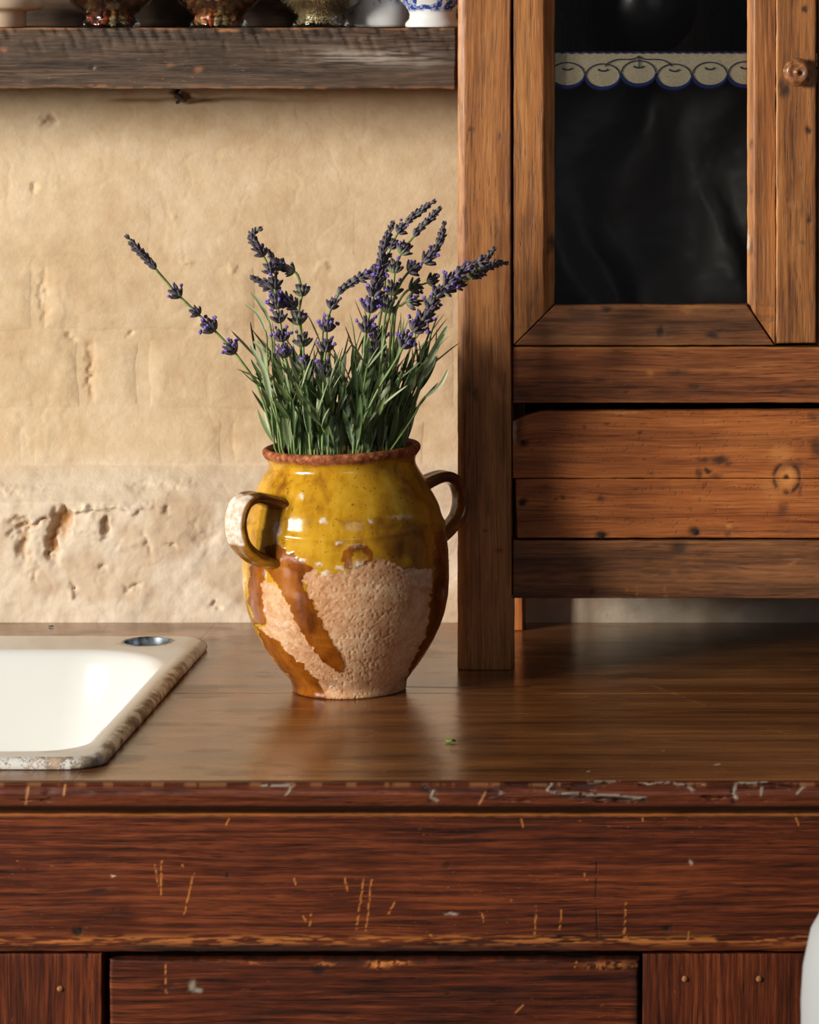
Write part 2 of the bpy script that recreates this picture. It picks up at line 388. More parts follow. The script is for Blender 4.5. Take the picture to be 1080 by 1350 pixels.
zs = np.unique(np.round(np.concatenate([np.linspace(0, .86, 20), np.arange(.865, 1.545, .0019), np.linspace(1.55, 2.6, 30)]), 5))
Xg, Zg = np.meshgrid(xs, zs); H = wall_h(Xg, Zg)
wall = struct(mesh_np('wall_back', np.stack([Xg, YW-H, Zg], -1), gridq(len(xs), len(zs)), M['wall'], attrs={'mk': wall_mk(Xg, Zg).reshape(-1, 4)}, sharp=None))
# bricks showing through the limewash: each a softly rounded piece standing a little out of the plaster
def brick(px0, px1, py0, py1, A):
    a = P(px0, py1, YW); b = P(px1, py0, YW)
    x = np.linspace(a[0]-.004, b[0]+.004, max(6, int((b[0]-a[0])/.0022))); z = np.linspace(a[2]-.004, b[2]+.004, max(6, int((b[2]-a[2])/.0022)))
    X, Z = np.meshgrid(x, z)
    wx = X+.010*(fbm(X*22, Z*22, 61)-.5); wz = Z+.008*(fbm(X*40, Z*40, 62)-.5)
    d = np.minimum(np.minimum(wx-a[0], b[0]-wx), np.minimum(wz-a[2], b[2]-wz))
    hh = A*ss(-.003, .016, d)*(.1+1.0*fbm(X*11, Z*11, 63, 3))-.0016*ss(.003, -.004, d)
    mk = wall_mk(X, Z).reshape(-1, 4)
    return mesh_np('brick', np.stack([X, YW-(wall_h(X, Z)+hh), Z], -1), gridq(len(x), len(z)), M['wall'], wall, attrs={'mk': mk}, sharp=None)
for (a, b, c, d, A) in [(-160, 44, 350, 436, .003), (60, 338, 350, 436, .0034), (352, 600, 352, 436, .002),
                        (-100, 104, 446, 538, .003), (121, 182, 448, 536, .003), (196, 424, 448, 540, .0026), (440, 600, 448, 540, .0018),
                        (-130, 30, 552, 612, .002), (44, 292, 554, 612, .0022), (308, 560, 554, 612, .0026), (-60, 200, 262, 340, .0012), (216, 470, 262, 340, .0014)]:
    brick(a, b, c, d, A)
fl = struct(mesh_np('floor', [(-3, -2, 0), (3, -2, 0), (3, 3.9, 0), (-3, 3.9, 0)], [[0, 1, 2, 3]], M['floor'], smooth=False))

# ------------------------------------------------------------------ worktop with its planks
def scr(PX, PY, lines, w=.8):
    g = 0*PX
    for (a, b) in lines:
        d = segd(PX+1.5*(vn(PX/5, PY/5, 5)-.5), PY, a, b)
        g = np.maximum(g, np.exp(-(d/w)**2)*ss(.25, .5, vn(PX/3.0, PY/3.0, 9)))
    return g
def spots(PX, PY, ls):
    r = 0*PX
    wx = PX+5*(fbm(PX/6, PY/6, 21, 2)-.5); wy = PY+5*(fbm(PX/6, PY/6, 22, 2)-.5)
    for (cx, cy, rx, ry, s) in ls: r = np.maximum(r, s*np.exp(-(((wx-cx)/rx)**2+((wy-cy)/ry)**2)**1.6))
    return r
def bits(PX, PY, poly, w=1.0, s=1):
    g = 0*PX
    for p in poly:
        for a, b in zip(p[:-1], p[1:]): g = np.maximum(g, np.exp(-(segd(PX, PY, a, b)/w)**2))
    return g*s

SX0, SX1, SY0, SY1 = -1.20, -.612, 3.045, 3.60      # cut-out for the sink
YJ = 3.366; YB = 3.765; YF = 2.978; XR = .62; XL = -1.32
wt = thing('worktop', 'long worn brown plank worktop with a rounded red nosing, under the pot', 'worktop', (-.35, 3.4, TOP-.03))
def topmarks(PX, PY):
    r = .55*ss(.55, .75, fbm(PX/90, PY/9, 71, 3))*.6
    g = scr(PX, PY, [((437, 1004), (478, 1010)), ((345, 995), (352, 990)), ((870, 975), (884, 976)), ((500, 1018), (506, 1017)), ((1010, 960), (1040, 968)), ((850, 900), (930, 930))], 1.0)*.5
    r = np.maximum(r, .8*bits(PX, PY, [[(500, 905), (612, 907), (700, 905)]], 1.0))
    b = spots(PX, PY, [(945, 1009, 1.6, 1.2, 1), (777, 1017, 1.3, 1, .7), (874, 990, 1.4, 1, .6)])
    return r, g, b
BP = [(SX1, YJ+.0007, XR, YB, .0026), (SX0, SY1, SX1, YB, .005), (XL, YJ+.0007, SX0, YB, .01)]
def multi_plank(name, parts, parent):
    o = None
    for k, (x0, y0, x1, y1, res) in enumerate(parts):
        p = board(name, [(x0, y0), (x1, y0), (x1, y1), (x0, y1)], TOP, .028, M['top'], parent if o is None else None, plane='xy', res=res, rnd=.0005, wob=0, amp=.00015, marks=topmarks, seed=300+len(name)) if o is None else \
            board(name, [(x0, y0), (x1, y0), (x1, y1), (x0, y1)], TOP, .028, M['top'], parent, plane='xy', res=res, rnd=.0005, wob=0, amp=.00015, marks=topmarks, seed=300+len(name))
        if o is None: o = p
        else:
            bm = bmesh.new(); bm.from_mesh(o.data); bm.from_mesh(p.data); bm.to_mesh(o.data); bm.free()
            d = p.data; bpy.data.objects.remove(p); bpy.data.meshes.remove(d)
    return o
multi_plank('plank', BP, wt)
p2 = multi_plank('plank', [(SX1, YF, XR, YJ-.0007, .0026), (SX0, YF, SX1, SY0, .005), (XL, YF, SX0, YJ-.0007, .01)], wt)
# nosing: rounded front strip, chipped along its edge
def nosing():
    xs_ = np.unique(np.concatenate([np.linspace(XL, -.72, 20), np.arange(-.72, .09, .0014), np.linspace(.09, XR, 20)]))
    a = np.linspace(0, 1, 34)
    prof = []
    for t in a:                                  # top arc, slightly concave front, lower arris
        if t < .5: th = t/.5*math.pi/2; prof.append((YF-.004-.012*math.sin(th), TOP-.010*(1-math.cos(th))))
        elif t < .8: k = (t-.5)/.3; prof.append((YF-.016+.003*k, TOP-.010-.010*k))
        else: k = (t-.8)/.2; prof.append((YF-.013+.006*k, TOP-.020-.005*k))
    prof = [(YF+.0, TOP)]+prof+[(YF+.02, TOP-.0255), (YF+.02, TOP)]
    prof = np.array(prof); X, J = np.meshgrid(xs_, np.arange(len(prof)))
    Yp = prof[J, 0]; Zp = prof[J, 1]
    ch = ss(.62, .72, fbm(X*26, J*.14, 81, 4))*ss(.45, .6, fbm(X*7, 0*X, 86, 2))*((J > 3) & (J < 24))
    Yp = Yp+ch*.0022+.0012*(fbm(X*60, J*.2, 83, 3)-.5)*((J > 2) & (J < 30)); Zp = Zp-ch*.0008
    V = np.stack([X, Yp, Zp], -1)
    px = PXo(X, Yp); py = PYo(Zp, Yp)
    big = bits(px+6*(fbm(px/14, py/9, 8)-.5), py+4*(fbm(px/14, py/9, 7)-.5), [[(560, 1035), (572, 1043), (568, 1052), (576, 1056)], [(728, 1035), (722, 1041), (742, 1046), (800, 1048), (850, 1052)], [(775, 1031), (815, 1030)], [(840, 1034), (880, 1032), (905, 1034), (915, 1044)], [(1010, 1031), (970, 1033), (966, 1046), (970, 1052)], [(1004, 1033), (1003, 1048)], [(345, 1036), (385, 1034), (378, 1048)], [(1060, 1036), (1050, 1045)]], 1.7)
    lg = np.clip(big*1.1, 0, 1)*ss(.3, .5, fbm(px/5, py/5, 88, 2))
    edge = np.exp(-((J-6)/3.0)**2)*ss(.52, .62, fbm(px/16, 0*px, 84, 4))*.35
    rd = np.clip(np.maximum(ch*.55, ss(24, 31, J)*.8), 0, 1)
    rd = np.maximum(rd, bits(px, py-3, [[(560, 1035), (572, 1043), (568, 1052)], [(728, 1035), (742, 1046), (850, 1052)], [(966, 1036), (968, 1054)]], 3.5)*.8*(1-lg))
    ye = bits(px, py, [[(37, 1038), (34, 1060)], [(86, 1035), (84, 1048)], [(640, 1045), (632, 1060)]], 1.3)
    mk = np.stack([rd*(1-lg), np.clip(edge+ye, 0, 1), lg, 1+0*X], -1).reshape(-1, 4)
    gc = np.stack([X, Zp+Yp*.4, 0*X+55.5], -1).reshape(-1, 3)
    q = gridq(len(xs_), len(prof), True)
    mesh_np('nosing', V, q, M['nose'], wt, attrs={'gc': gc, 'mk': mk}, sharp=60, polys=[[j*len(xs_) for j in range(len(prof))], [j*len(xs_)+len(xs_)-1 for j in range(len(prof))][::-1]])['label'] = 'rounded chipped reddish front edge'
nosing()

# ------------------------------------------------------------------ base cabinet
bc = thing('base_cabinet', 'dark red oak base cabinet with pegged frame and wide drawer, under the worktop', 'cabinet', (-.35, 3.4, 0))
YA = 2.972
def apron_marks(PX, PY):
    R = spots(PX, PY, [(103, 1228, 6, 5, 1), (880, 1224, 6, 5, 1), (131, 1175, 14, 4, .7), (300, 1155, 3, 3, .8), (160, 1203, 22, 3, .5), (190, 1245, 30, 6, .6), (590, 1140, 6, 4, .6)])
    R = np.maximum(R, bits(PX, PY, [[(787, 1137), (786, 1190), (789, 1245)]], 1.0, .8)*ss(.3, .5, vn(PX/4, PY/7, 3)))
    R = np.maximum(R, ss(1238, 1254, PY+4*(fbm(PX/12, PY/12, 41)-.5))*ss(170, 200, PX)*ss(820, 700, PX)*.75)
    sc = [((255, 1152), (243, 1205)), ((213, 1135), (212, 1180)), ((480, 1155), (470, 1225)), ((490, 1160), (482, 1230)), ((205, 1140), (208, 1168)), ((455, 1158), (458, 1175)),
          ((707, 1195), (705, 1240)), ((740, 1200), (738, 1225)), ((672, 1185), (678, 1192)), ((825, 1190), (823, 1240)), ((685, 1072), (690, 1090)), ((1048, 1072), (1053, 1088)), ((560, 1225), (570, 1235)),
          ((388, 1158), (390, 1166)), ((520, 1190), (512, 1205)), ((770, 1150), (774, 1160)), ((845, 1072), (848, 1082)), ((302, 1080), (298, 1088)), ((410, 1205), (408, 1220)), ((400, 1208), (404, 1216)),
          ((910, 1222), (906, 1245)), ((822, 1228), (828, 1240)), ((150, 1155), (148, 1157)), ((636, 1205), (638, 1215)), ((240, 1140), (241, 1142))]
    G = scr(PX, PY, sc, 1.0)*.75
    G = np.maximum(G, ss(1078, 1073, PY+2*(vn(PX/9, PY, 3)-.5))*.35)
    band = np.exp(-((PY-1238-3*(vn(PX/40, 0*PX, 2)))/6)**2)*ss(.45, .6, fbm(PX/30, PY/1.7, 93, 3))*.55
    return R, np.maximum(G, band), spots(PX, PY, [(595, 1205, 9, 2, .4), (149, 1154, 3, 1, .7), (911, 1136, 3, 3, .4)])
def rectx(x0, x1, py0, py1, Y): 
    z0 = P(0, py1, Y)[2]; z1 = P(0, py0, Y)[2]; return [(x0, z0), (x1, z0), (x1, z1), (x0, z1)]
board('apron', rectx(XL+.02, XR-.02, 1073, 1255, YA), YA, .022, M['oak'], bc, res=.0011, rnd=.0012, marks=apron_marks, wob=.0008)
xl = P(134, 0, YA)[0]; xr = P(847, 0, YA)[0]; xdl = P(143, 0, YA)[0]; xdr = P(843, 0, YA)[0]
def stile_marks(PX, PY):
    R = spots(PX, PY, [(79, 1304, 5, 7, .5), (903, 1291, 6, 7, .5), (1001, 1291, 6, 7, .5)])
    return R, 0*PX, 0*PX
zfoot = .0
def stile(x0, x1):
    z1 = P(0, 1258, YA)[2]
    return board('stile', [(x0, zfoot), (x1, zfoot), (x1, z1), (x0, z1)], YA+.0015, .03, M['oak'], bc, grain='v', res=.006, rnd=.0012, marks=stile_marks)
stile(XL+.02, xl); stile(xr, xr+.30); 
def drawer_marks(PX, PY):
    R = spots(PX, PY, [(420, 1278, 10, 8, .8), (220, 1300, 12, 4, .7), (255, 1303, 10, 5, .7), (590, 1311, 4, 3, .8), (470, 1310, 16, 3, .5), (650, 1320, 3, 2, .8)])
    R = np.maximum(R, np.maximum(ss(1274, 1267, PY)*.55*ss(.4, .6, fbm(PX/15, PY/5, 31)), ss(830, 842, PX)*.6))
    G = spots(PX, PY, [(500, 1272, 14, 5, .9), (520, 1270, 20, 2.5, .7), (330, 1270, 10, 2, .5), (430, 1271, 14, 2, .5), (800, 1273, 30, 5, .5), (835, 1272, 8, 3, .5)])*ss(.35, .55, fbm(PX/4, PY/4, 67, 2))
    G = np.maximum(G, scr(PX, PY, [((690, 1325), (680, 1335)), ((760, 1268), (758, 1275)), ((218, 1272), (219, 1310))], 1)*.7)
    return R, G, spots(PX, PY, [(254, 1300, 5, 8, .35), (262, 1306, 6, 3, .3)])
dz0 = .52; z1 = P(0, 1266, YA)[2]
dr = board('drawer', [(xdl, dz0), (xdr, dz0), (xdr, z1), (xdl, z1)], YA+.002, .02, M['oak'], bc, res=.0014, rnd=.003, wob=.0016, marks=drawer_marks)
box('lower_rail', xl, xr, YA+.002, YA+.024, .40, dz0-.006, M['oak'], bc)
box('door', xl+.004, (xl+xr)/2-.001, YA+.002, YA+.024, .10, .396, M['oak'], bc, grain='v'); box('door', (xl+xr)/2+.001, xr-.004, YA+.002, YA+.024, .10, .396, M['oak'], bc, grain='v')
box('plinth', xl, xr, YA+.004, YA+.03, 0, .096, M['oak'], bc)
box('side_panel', XL+.02, XL+.04, YA+.032, 3.75, 0, TOP-.03, M['oak'], bc, grain='v'); box('side_panel', XR-.04, XR-.02, YA+.032, 3.75, 0, TOP-.03, M['oak'], bc, grain='v')
box('back_panel', XL+.042, XR-.042, 3.735, 3.75, 0, TOP-.03, M['inside'], bc, grain='v')
box('rail_behind_drawer', xl+.001, xr-.001, YA+.03, YA+.04, .53, P(0, 1250, YA)[2], M['inside'], bc)
box('stile', XR-.32+.001, XR-.042, YA+.0015, YA+.03, 0, P(0, 1258, YA)[2], M['oak'], bc, grain='v')
for (px, py) in [(79, 1304), (903, 1291), (1001, 1291), (994, 1225)]:
    c = P(px, py, YA+.0005); lathe('peg', [(0, .0004), (.0022, .0003), (.0027, -.0002), (.0028, -.003)], c, M['peg'], bc, n=12, axis='y')
for (px, py) in [(103, 1228), (880, 1224)]:
    c = P(px, py, YA+.0005); lathe('nail', [(0, .0006), (.0022, .0004), (.0026, -.003)], c, M['hole'], bc, n=10, axis='y')
print('BASE', flush=True)
# ------------------------------------------------------------------ sink
def sinkmat():
    m = NT('white_glazed_fireclay'); mk = m.attr('mk').outputs['Color']; s = m.n('ShaderNodeSeparateColor'); m.l(mk, s.inputs[0])
    tc = m.n('ShaderNodeTexCoord').outputs['Object']; n = m.noise(tc, 90, 4, .6)
    c = m.mix(s.outputs[1], srgb(212, 213, 210), srgb(196, 180, 156))
    d = m.ramp(n, [(.4, srgb(104, 76, 50)), (.65, srgb(176, 142, 104))])
    nf = m.noise(tc, 420, 4, .7)
    kd = m.ramp(m.math('MULTIPLY_ADD', s.outputs[0], .42, nf), [(.60, 0.), (.70, 1.)])
    kd = m.math('MULTIPLY', kd, m.ramp(s.outputs[0], [(.03, 0.), (.2, 1.)]))
    c = m.mix(m.math('MULTIPLY', kd, .8), c, d); m.l(c, m.b.inputs['Base Color'])
    m.l(m.math('MULTIPLY_ADD', s.outputs[1], .22, m.math('MULTIPLY_ADD', s.outputs[0], .5, .14)), m.b.inputs['Roughness'])
    return m.m
M['sink'] = sinkmat()
def rrect(x0, x1, y0, y1, r, n=14, m=60, corners=None):
    """rounded rectangle, fixed point count so loops can be joined; starts front-right going counter-clockwise"""
    c = corners or (r, r, r, r); pts = []        # front-right, back-right, back-left, front-left
    cc = [((x1-c[0], y0+c[0]), -90, c[0]), ((x1-c[1], y1-c[1]), 0, c[1]), ((x0+c[2], y1-c[2]), 90, c[2]), ((x0+c[3], y0+c[3]), 180, c[3])]
    for k, ((cx, cy), a0, rr) in enumerate(cc):
        for i in range(n+1):
            a = math.radians(a0+90*i/n); pts.append((cx+rr*math.cos(a), cy+rr*math.sin(a)))
        (nx, ny), a1, r2 = cc[(k+1) % 4]
        e = (nx+r2*math.cos(math.radians(a1)), ny+r2*math.sin(math.radians(a1))); s = pts[-1]
        for i in range(1, m): pts.append((s[0]+(e[0]-s[0])*i/m, s[1]+(e[1]-s[1])*i/m))
    return np.array(pts)
def make_sink():
    t = thing('sink', 'white ceramic drop-in sink with a grimy edge and round tap hole, left on the worktop', 'sink', (-.9, 3.32, TOP))
    n, m = 14, 180
    OX0, OX1, OY0, OY1 = -1.225, -.594, 3.018, 3.632
    IX0, IX1, IY0, IY1 = -1.17, -.617, 3.050, 3.545
    loops = []; z = []; kind = []
    def add(x0, x1, y0, y1, cs, zz, k): loops.append(rrect(x0, x1, y0, y1, 0, n, m, cs)); z.append(zz); kind.append(k)
    oc = (.030, .036, .036, .030); ic = (.045, .105, .105, .045)
    add(OX0+.006, OX1-.006, OY0+.006, OY1-.006, oc, .0004, 0)
    for d, zz in [(0.001, .0008), (0, .003), (.0006, .0058), (.002, .0082), (.0042, .0098), (.007, .0106)]: add(OX0+d, OX1-d, OY0+d, OY1-d, oc, zz, 1)
    L0 = rrect(OX0+.008, OX1-.008, OY0+.008, OY1-.008, 0, n, m, oc); L1 = rrect(IX0-.003, IX1+.003, IY0-.003, IY1+.003, 0, n, m, ic)
    for k in range(0, 31): loops.append(L0+(L1-L0)*k/30); z.append(.0108+.0006*math.sin(math.pi*k/30)); kind.append(2)
    for d, zz in [(0, .0103), (.003, .0085), (.006, .0050), (.009, -.002), (.012, -.014), (.016, -.035), (.020, -.07), (.026, -.11), (.034, -.14), (.048, -.160), (.075, -.172), (.12, -.178), (.2, -.182)]:
        add(IX0+d*1.0, IX1-d, IY0+d*.55, IY1-d*1.0, tuple(max(.012, c-d*.25) for c in ic), zz, 3)
    N = len(loops[0]); V = []
    for l, zz in zip(loops, z): V.append(np.concatenate([l, np.full((N, 1), TOP+zz)], 1))
    V = np.concatenate(V); K = np.repeat(kind, N)
    V[:, 2] += .0006*(fbm(V[:, 0]*14, V[:, 1]*14, 5, 2)-.5)*(K >= 1)
    q = gridq(N, len(loops), wrapu=True)
    # tap hole through the back corner of the rim
    hc = np.array([(194-VX)*3.588/FPX, 3.588]); hr = .0255
    cen = V[q].mean(1)[:, :2]; inside = (np.hypot(*(cen-hc).T) < hr) & (K[q[:, 0]] == 2)
    rm = q[inside]; q = q[~inside]
    bd = np.intersect1d(np.unique(rm), np.unique(q))
    d = V[bd, :2]-hc; V[bd, :2] = hc+d/np.linalg.norm(d, axis=1)[:, None]*hr
    x, y = V[:, 0], V[:, 1]
    nz = fbm(x*110, y*110, 6, 3)
    G = np.where(K == 2, .75, np.where(K == 1, .8, np.where(K == 0, 1, 0)))*1.0
    G = np.where(K == 2, ss(IX1-.004, OX1-.004, x)*.9+ss(3.53, 3.57, y)*.45, np.where(K == 3, 0, .85))*ss(-.86, -.68, x)*ss(3.03, 3.16, y)*ss(-.70, -.63, np.where(y < 3.5, x, -.6))+.12*(K <= 2)
    edge = np.where(K <= 1, 1.0, np.where((K == 2), ss(OX1-.014, OX1-.007, x)*.9, 0))
    D = .75*edge*ss(.30, .62, nz)*ss(-.70, -.62, x)*np.where(K == 0, 1, .9)*ss(3.60, 3.4, y)
    D = np.maximum(D, np.where(K <= 1, .30*ss(.50, .62, nz), 0)*ss(-.80, -.66, x))
    D = np.maximum(D, (K == 2)*.5*np.exp(-((np.hypot(x-hc[0], y-hc[1])-hr)/.0025)**2))
    mk = np.stack([D, np.clip(G, 0, 1), 0*D, 1+0*D], -1)
    last = (len(loops)-1)*N
    mesh_np('basin', V, q, M['sink'], t, attrs={'mk': mk}, polys=[[last+i for i in range(N)]], sharp=60)
    lathe('tap_hole_sleeve', [(hr+.0016, .0112), (hr+.0004, .0120), (hr-.0012, .0112), (hr-.0022, .004), (hr-.0024, -.03)], (hc[0], hc[1], TOP), simple('tarnished_sleeve', (120, 128, 138), .3, .7, var=.6, bscale=60), t, n=40)
    dz = lathe('drain', [(.0, .002), (.03, .002), (.042, .001), (.044, -.004)], (-.9, 3.30, TOP-.182), simple('dull_steel', (150, 150, 150), .3, 1), t)
make_sink()

# ------------------------------------------------------------------ dresser cabinet standing on the worktop
YC = 3.486
cb = thing('dresser_cabinet', 'old stained pine dresser with glass doors, standing on the worktop beside the pot', 'cabinet', (.0, 3.6, TOP))
xL = -.3149; pw = .0570; xR = .385
Hh = 2.20
def post_marks(PX, PY):
    R = spots(PX, PY, [(622, 170, 5, 3, .7), (655, 300, 3, 20, .4), (618, 510, 5, 14, .5), (627, 520, 3, 10, .6), (640, 700, 4, 2, .7), (658, 725, 5, 3, .6), (660, 180, 2, 5, .6)])
    R = np.maximum(R, .3*ss(.58, .72, fbm(PX/3.5, PY/60, 91, 3)))
    R = np.maximum(R, .35*ss(612, 617, PX)*ss(622, 616, PX)*ss(.5, .7, fbm(PX/3, PY/30, 94, 3)))
    G = ss(612, 605, PX)*.55*ss(.3, .6, fbm(PX/4, PY/40, 92, 3))  # lit left chamfer put into the colour as broken lighter streaks
    return R, G, 0*PX
def cham(U, Vv):                    # worn chamfer down the left arris
    return -.0035*ss(xL+.0095, xL, U)
board('front_post', [(xL, TOP), (xL+pw, TOP), (xL+pw-.001, Hh), (xL+.0006, Hh)], YC, .05, M['pine'], cb, grain='v', res=.0022, rnd=.0015, marks=post_marks, nfun=cham)
board('front_post', [(xR-pw, TOP), (xR, TOP), (xR, Hh), (xR-pw, Hh)], YC, .05, M['pine'], cb, grain='v', res=.01)
board('back_post', [(xL, TOP), (xL+.0533, TOP), (xL+.0533, Hh), (xL, Hh)], 3.712, .04, M['pine_red'], cb, grain='v', res=.01)
board('back_post', [(xR-.0533, TOP), (xR, TOP), (xR, Hh), (xR-.0533, Hh)], 3.712, .04, M['pine_red'], cb, grain='v', res=.01)
zp = lambda py, Y=YC: CZ-(py-VY)*Y/FPX
xp = lambda px, Y=YC: (px-VX)*Y/FPX
ra = xL+pw+.0008; rb = xR-pw-.0008
YR = YC+.004
def rail_marks(PX, PY):
    R = spots(PX, PY, [(892, 492, 16, 6, .6), (915, 510, 10, 3, .7), (826, 518, 4, 2, .7), (790, 500, 10, 4, .5), (1035, 515, 12, 3, .5), (690, 520, 12, 8, .4)])
    R = np.maximum(R, .4*ss(.56, .7, fbm((PX+PY*.8)/60, PY/3, 95, 3))*ss(900, 700, PX))
    G = spots(PX, PY, [(858, 492, 6, 4, .3), (1010, 480, 30, 3, .15)])
    G = np.maximum(G, ss(461, 458, PY+1.5*(vn(PX/20, PY*0, 3)-.5))*.45)
    return R, G, 0*PX
board('rail', [(ra, zp(532)), (rb, zp(532)), (rb, zp(458)), (ra, zp(458))], YR, .03, M['pine_mid'], cb, res=.0022, rnd=.0012, marks=rail_marks)
def low_marks(PX, PY):
    R = spots(PX, PY, [(896, 722, 14, 8, .75), (928, 730, 12, 3, .5), (830, 725, 30, 3, .5), (782, 780, 5, 3, .6)])
    R = np.maximum(R, .35*ss(.52, .7, fbm(PX/80, (PY+8*np.sin(PX/70))/3, 97, 3)))
    G = scr(PX, PY, [((826, 770), (828, 785)), ((840, 775), (841, 788)), ((876, 775), (878, 787)), ((1040, 745), (1050, 740))], 1.6)*.4
    G = np.maximum(G, ss(786, 790, PY)*.25)
    return R, G, 0*PX
board('bottom_rail', [(ra, zp(790)), (rb, zp(790)), (rb, zp(713)), (ra, zp(713))], YR, .03, M['pine_dark'], cb, res=.0022, rnd=.0012, marks=low_marks)
# drawer made of two boards with an opened joint
YD = YC+.003
dw = bpy.data.objects.new('drawer', None)
dw = board('drawer', [(ra+.003, zp(706)), (rb-.003, zp(706)), (rb-.003, zp(560)), (ra+.003, zp(560))], YD+.013, .02, M['inside'], cb, res=.02, rnd=.001)
def dr_marks(PX, PY):
    R = spots(PX, PY, [(690, 583, 7, 6, .8), (689, 663, 6, 6, .9), (793, 706, 8, 6, 1), (917, 701, 9, 6, 1), (934, 621, 5, 4, 1), (922, 625, 4, 8, .7), (950, 606, 12, 6, .85), (930, 606, 10, 3, .7), (960, 611, 6, 3, .6), (944, 628, 10, 3, .6),
                        (742, 655, 4, 3, .8), (733, 657, 3, 2, .7), (860, 625, 4, 2, .6), (793, 658, 7, 4, .7), (800, 560, 4, 2, .7), (770, 563, 3, 2, .8), (843, 571, 4, 2, .8), (820, 548, 5, 2, .6), (1077, 590, 8, 14, .7), (1072, 550, 6, 5, .5),
                        (960, 703, 6, 5, .6), (1033, 672, 8, 8, .55), (1050, 700, 30, 8, .35), (950, 700, 40, 6, .35), (1046, 612, 18, 4, .5), (1055, 645, 3, 10, .5), (683, 560, 8, 22, .55), (700, 690, 30, 25, .35)])
    ring = np.exp(-((np.hypot((PX-1038)/17, (PY-630)/19)-1)/.16)**2)*ss(.3, .5, fbm(PX/10, PY/10, 6))
    R = np.maximum(R, ring*.9); R = np.maximum(R, spots(PX, PY, [(1037, 629, 5, 3, 1)]))
    R = np.maximum(R, .35*ss(.86, .93, vn(PX/4, PY/2.6, 98)))
    G = spots(PX, PY, [(1038, 630, 13, 14, .75), (1030, 597, 16, 14, .4), (1020, 640, 18, 18, .3), (820, 544, 30, 2.5, .5), (960, 694, 4, 3, .6), (1000, 580, 60, 12, .12)])*(1-R)
    return R, G, spots(PX, PY, [(678, 560, 3, 20, .35)])
def dcorner(U, Vv): return -.006*ss(.010, 0, np.hypot(np.maximum(0, U-xp(676)), Vv-zp(541)) + 0*U)
def dwarp(o, px0, px1):             # the worn, rounded upper left corner of the drawer front
    me = o.data
    for v in me.vertices:
        X = v.co.x+cb.location.x; Z = v.co.z+cb.location.z
        t = max(0, 1-(X-xp(px0))/(xp(px1)-xp(px0)))
        if Z > zp(600): v.co.z -= (t**2)*.012*min(1, (Z-zp(600))/(zp(541)-zp(600)))
b1 = board('upper_board', [(xp(675.5), zp(631)), (rb-.002, zp(631)), (rb-.002, zp(539.5)), (xp(675.5), zp(542))], YD, .0128, M['pine_red'], dw, res=.0018, rnd=.0009, wob=.0005, marks=dr_marks, nfun=None)
for v in b1.data.vertices:
    X = v.co.x+cb.location.x+0; Z = v.co.z+cb.location.z
    t = max(0., 1-(X-xp(675.5))/.04); k = max(0., min(1., (Z-zp(600))/(zp(541)-zp(600)))); v.co.z -= t*t*.011*k
board('lower_board', [(xp(681.5), zp(710)), (rb-.002, zp(710)), (rb-.002, zp(631.6)), (xp(679), zp(631.6))], YD+.0004, .0124, M['pine_red'], dw, res=.0018, rnd=.0009, wob=.0005, marks=dr_marks, seed=SEED[0])
for (px, py) in [(793, 707), (917, 702), (689, 663), (690, 583)]:
    c = P(px, py, YD); lathe('nail', [(0, .0004), (.0026, .0002), (.0032, -.003)], c, M['hole'], dw, n=10, axis='y')
# doors
def door_marks(PX, PY):
    R = spots(PX, PY, [(800, 408, 8, 5, .8), (772, 415, 22, 10, .6), (756, 410, 10, 6, .5), (871, 437, 6, 7, .9), (884, 440, 10, 3, .5), (940, 442, 10, 5, .8), (955, 436, 14, 3, .5), (960, 412, 20, 3, .4), (727, 320, 5, 12, .8), (722, 330, 3, 10, .6),
                        (990, 190, 3, 6, .6), (987, 330, 5, 10, .7), (990, 250, 3, 8, .4), (720, 440, 20, 6, .5)])
    R = np.maximum(R, .3*ss(.57, .72, np.where(PY < 402, fbm(PX/3.5, PY/60, 101, 3), fbm(PX/60, PY/3.5, 102, 3))))
    lines = np.exp(-(np.abs(((PX-998)/5) % 1-.5)/.16)**2)*ss(290, 310, PY)*ss(400, 380, PY)*ss(992, 996, PX)*ss(1020, 1016, PX)
    R = np.maximum(R, lines*.75)
    G = spots(PX, PY, [(910, 404, 18, 3, .5), (860, 402, 60, 1.5, .4), (905, 410, 10, 4, .3)])
    G = np.maximum(G, ss(991, 985.5, PX)*ss(983, 985, PX)*.55*(PY < 400))  # light on the right stile's inner bevel painted in as a paler strip
    return R, G, spots(PX, PY, [(986, 318, 2, 14, .5)])
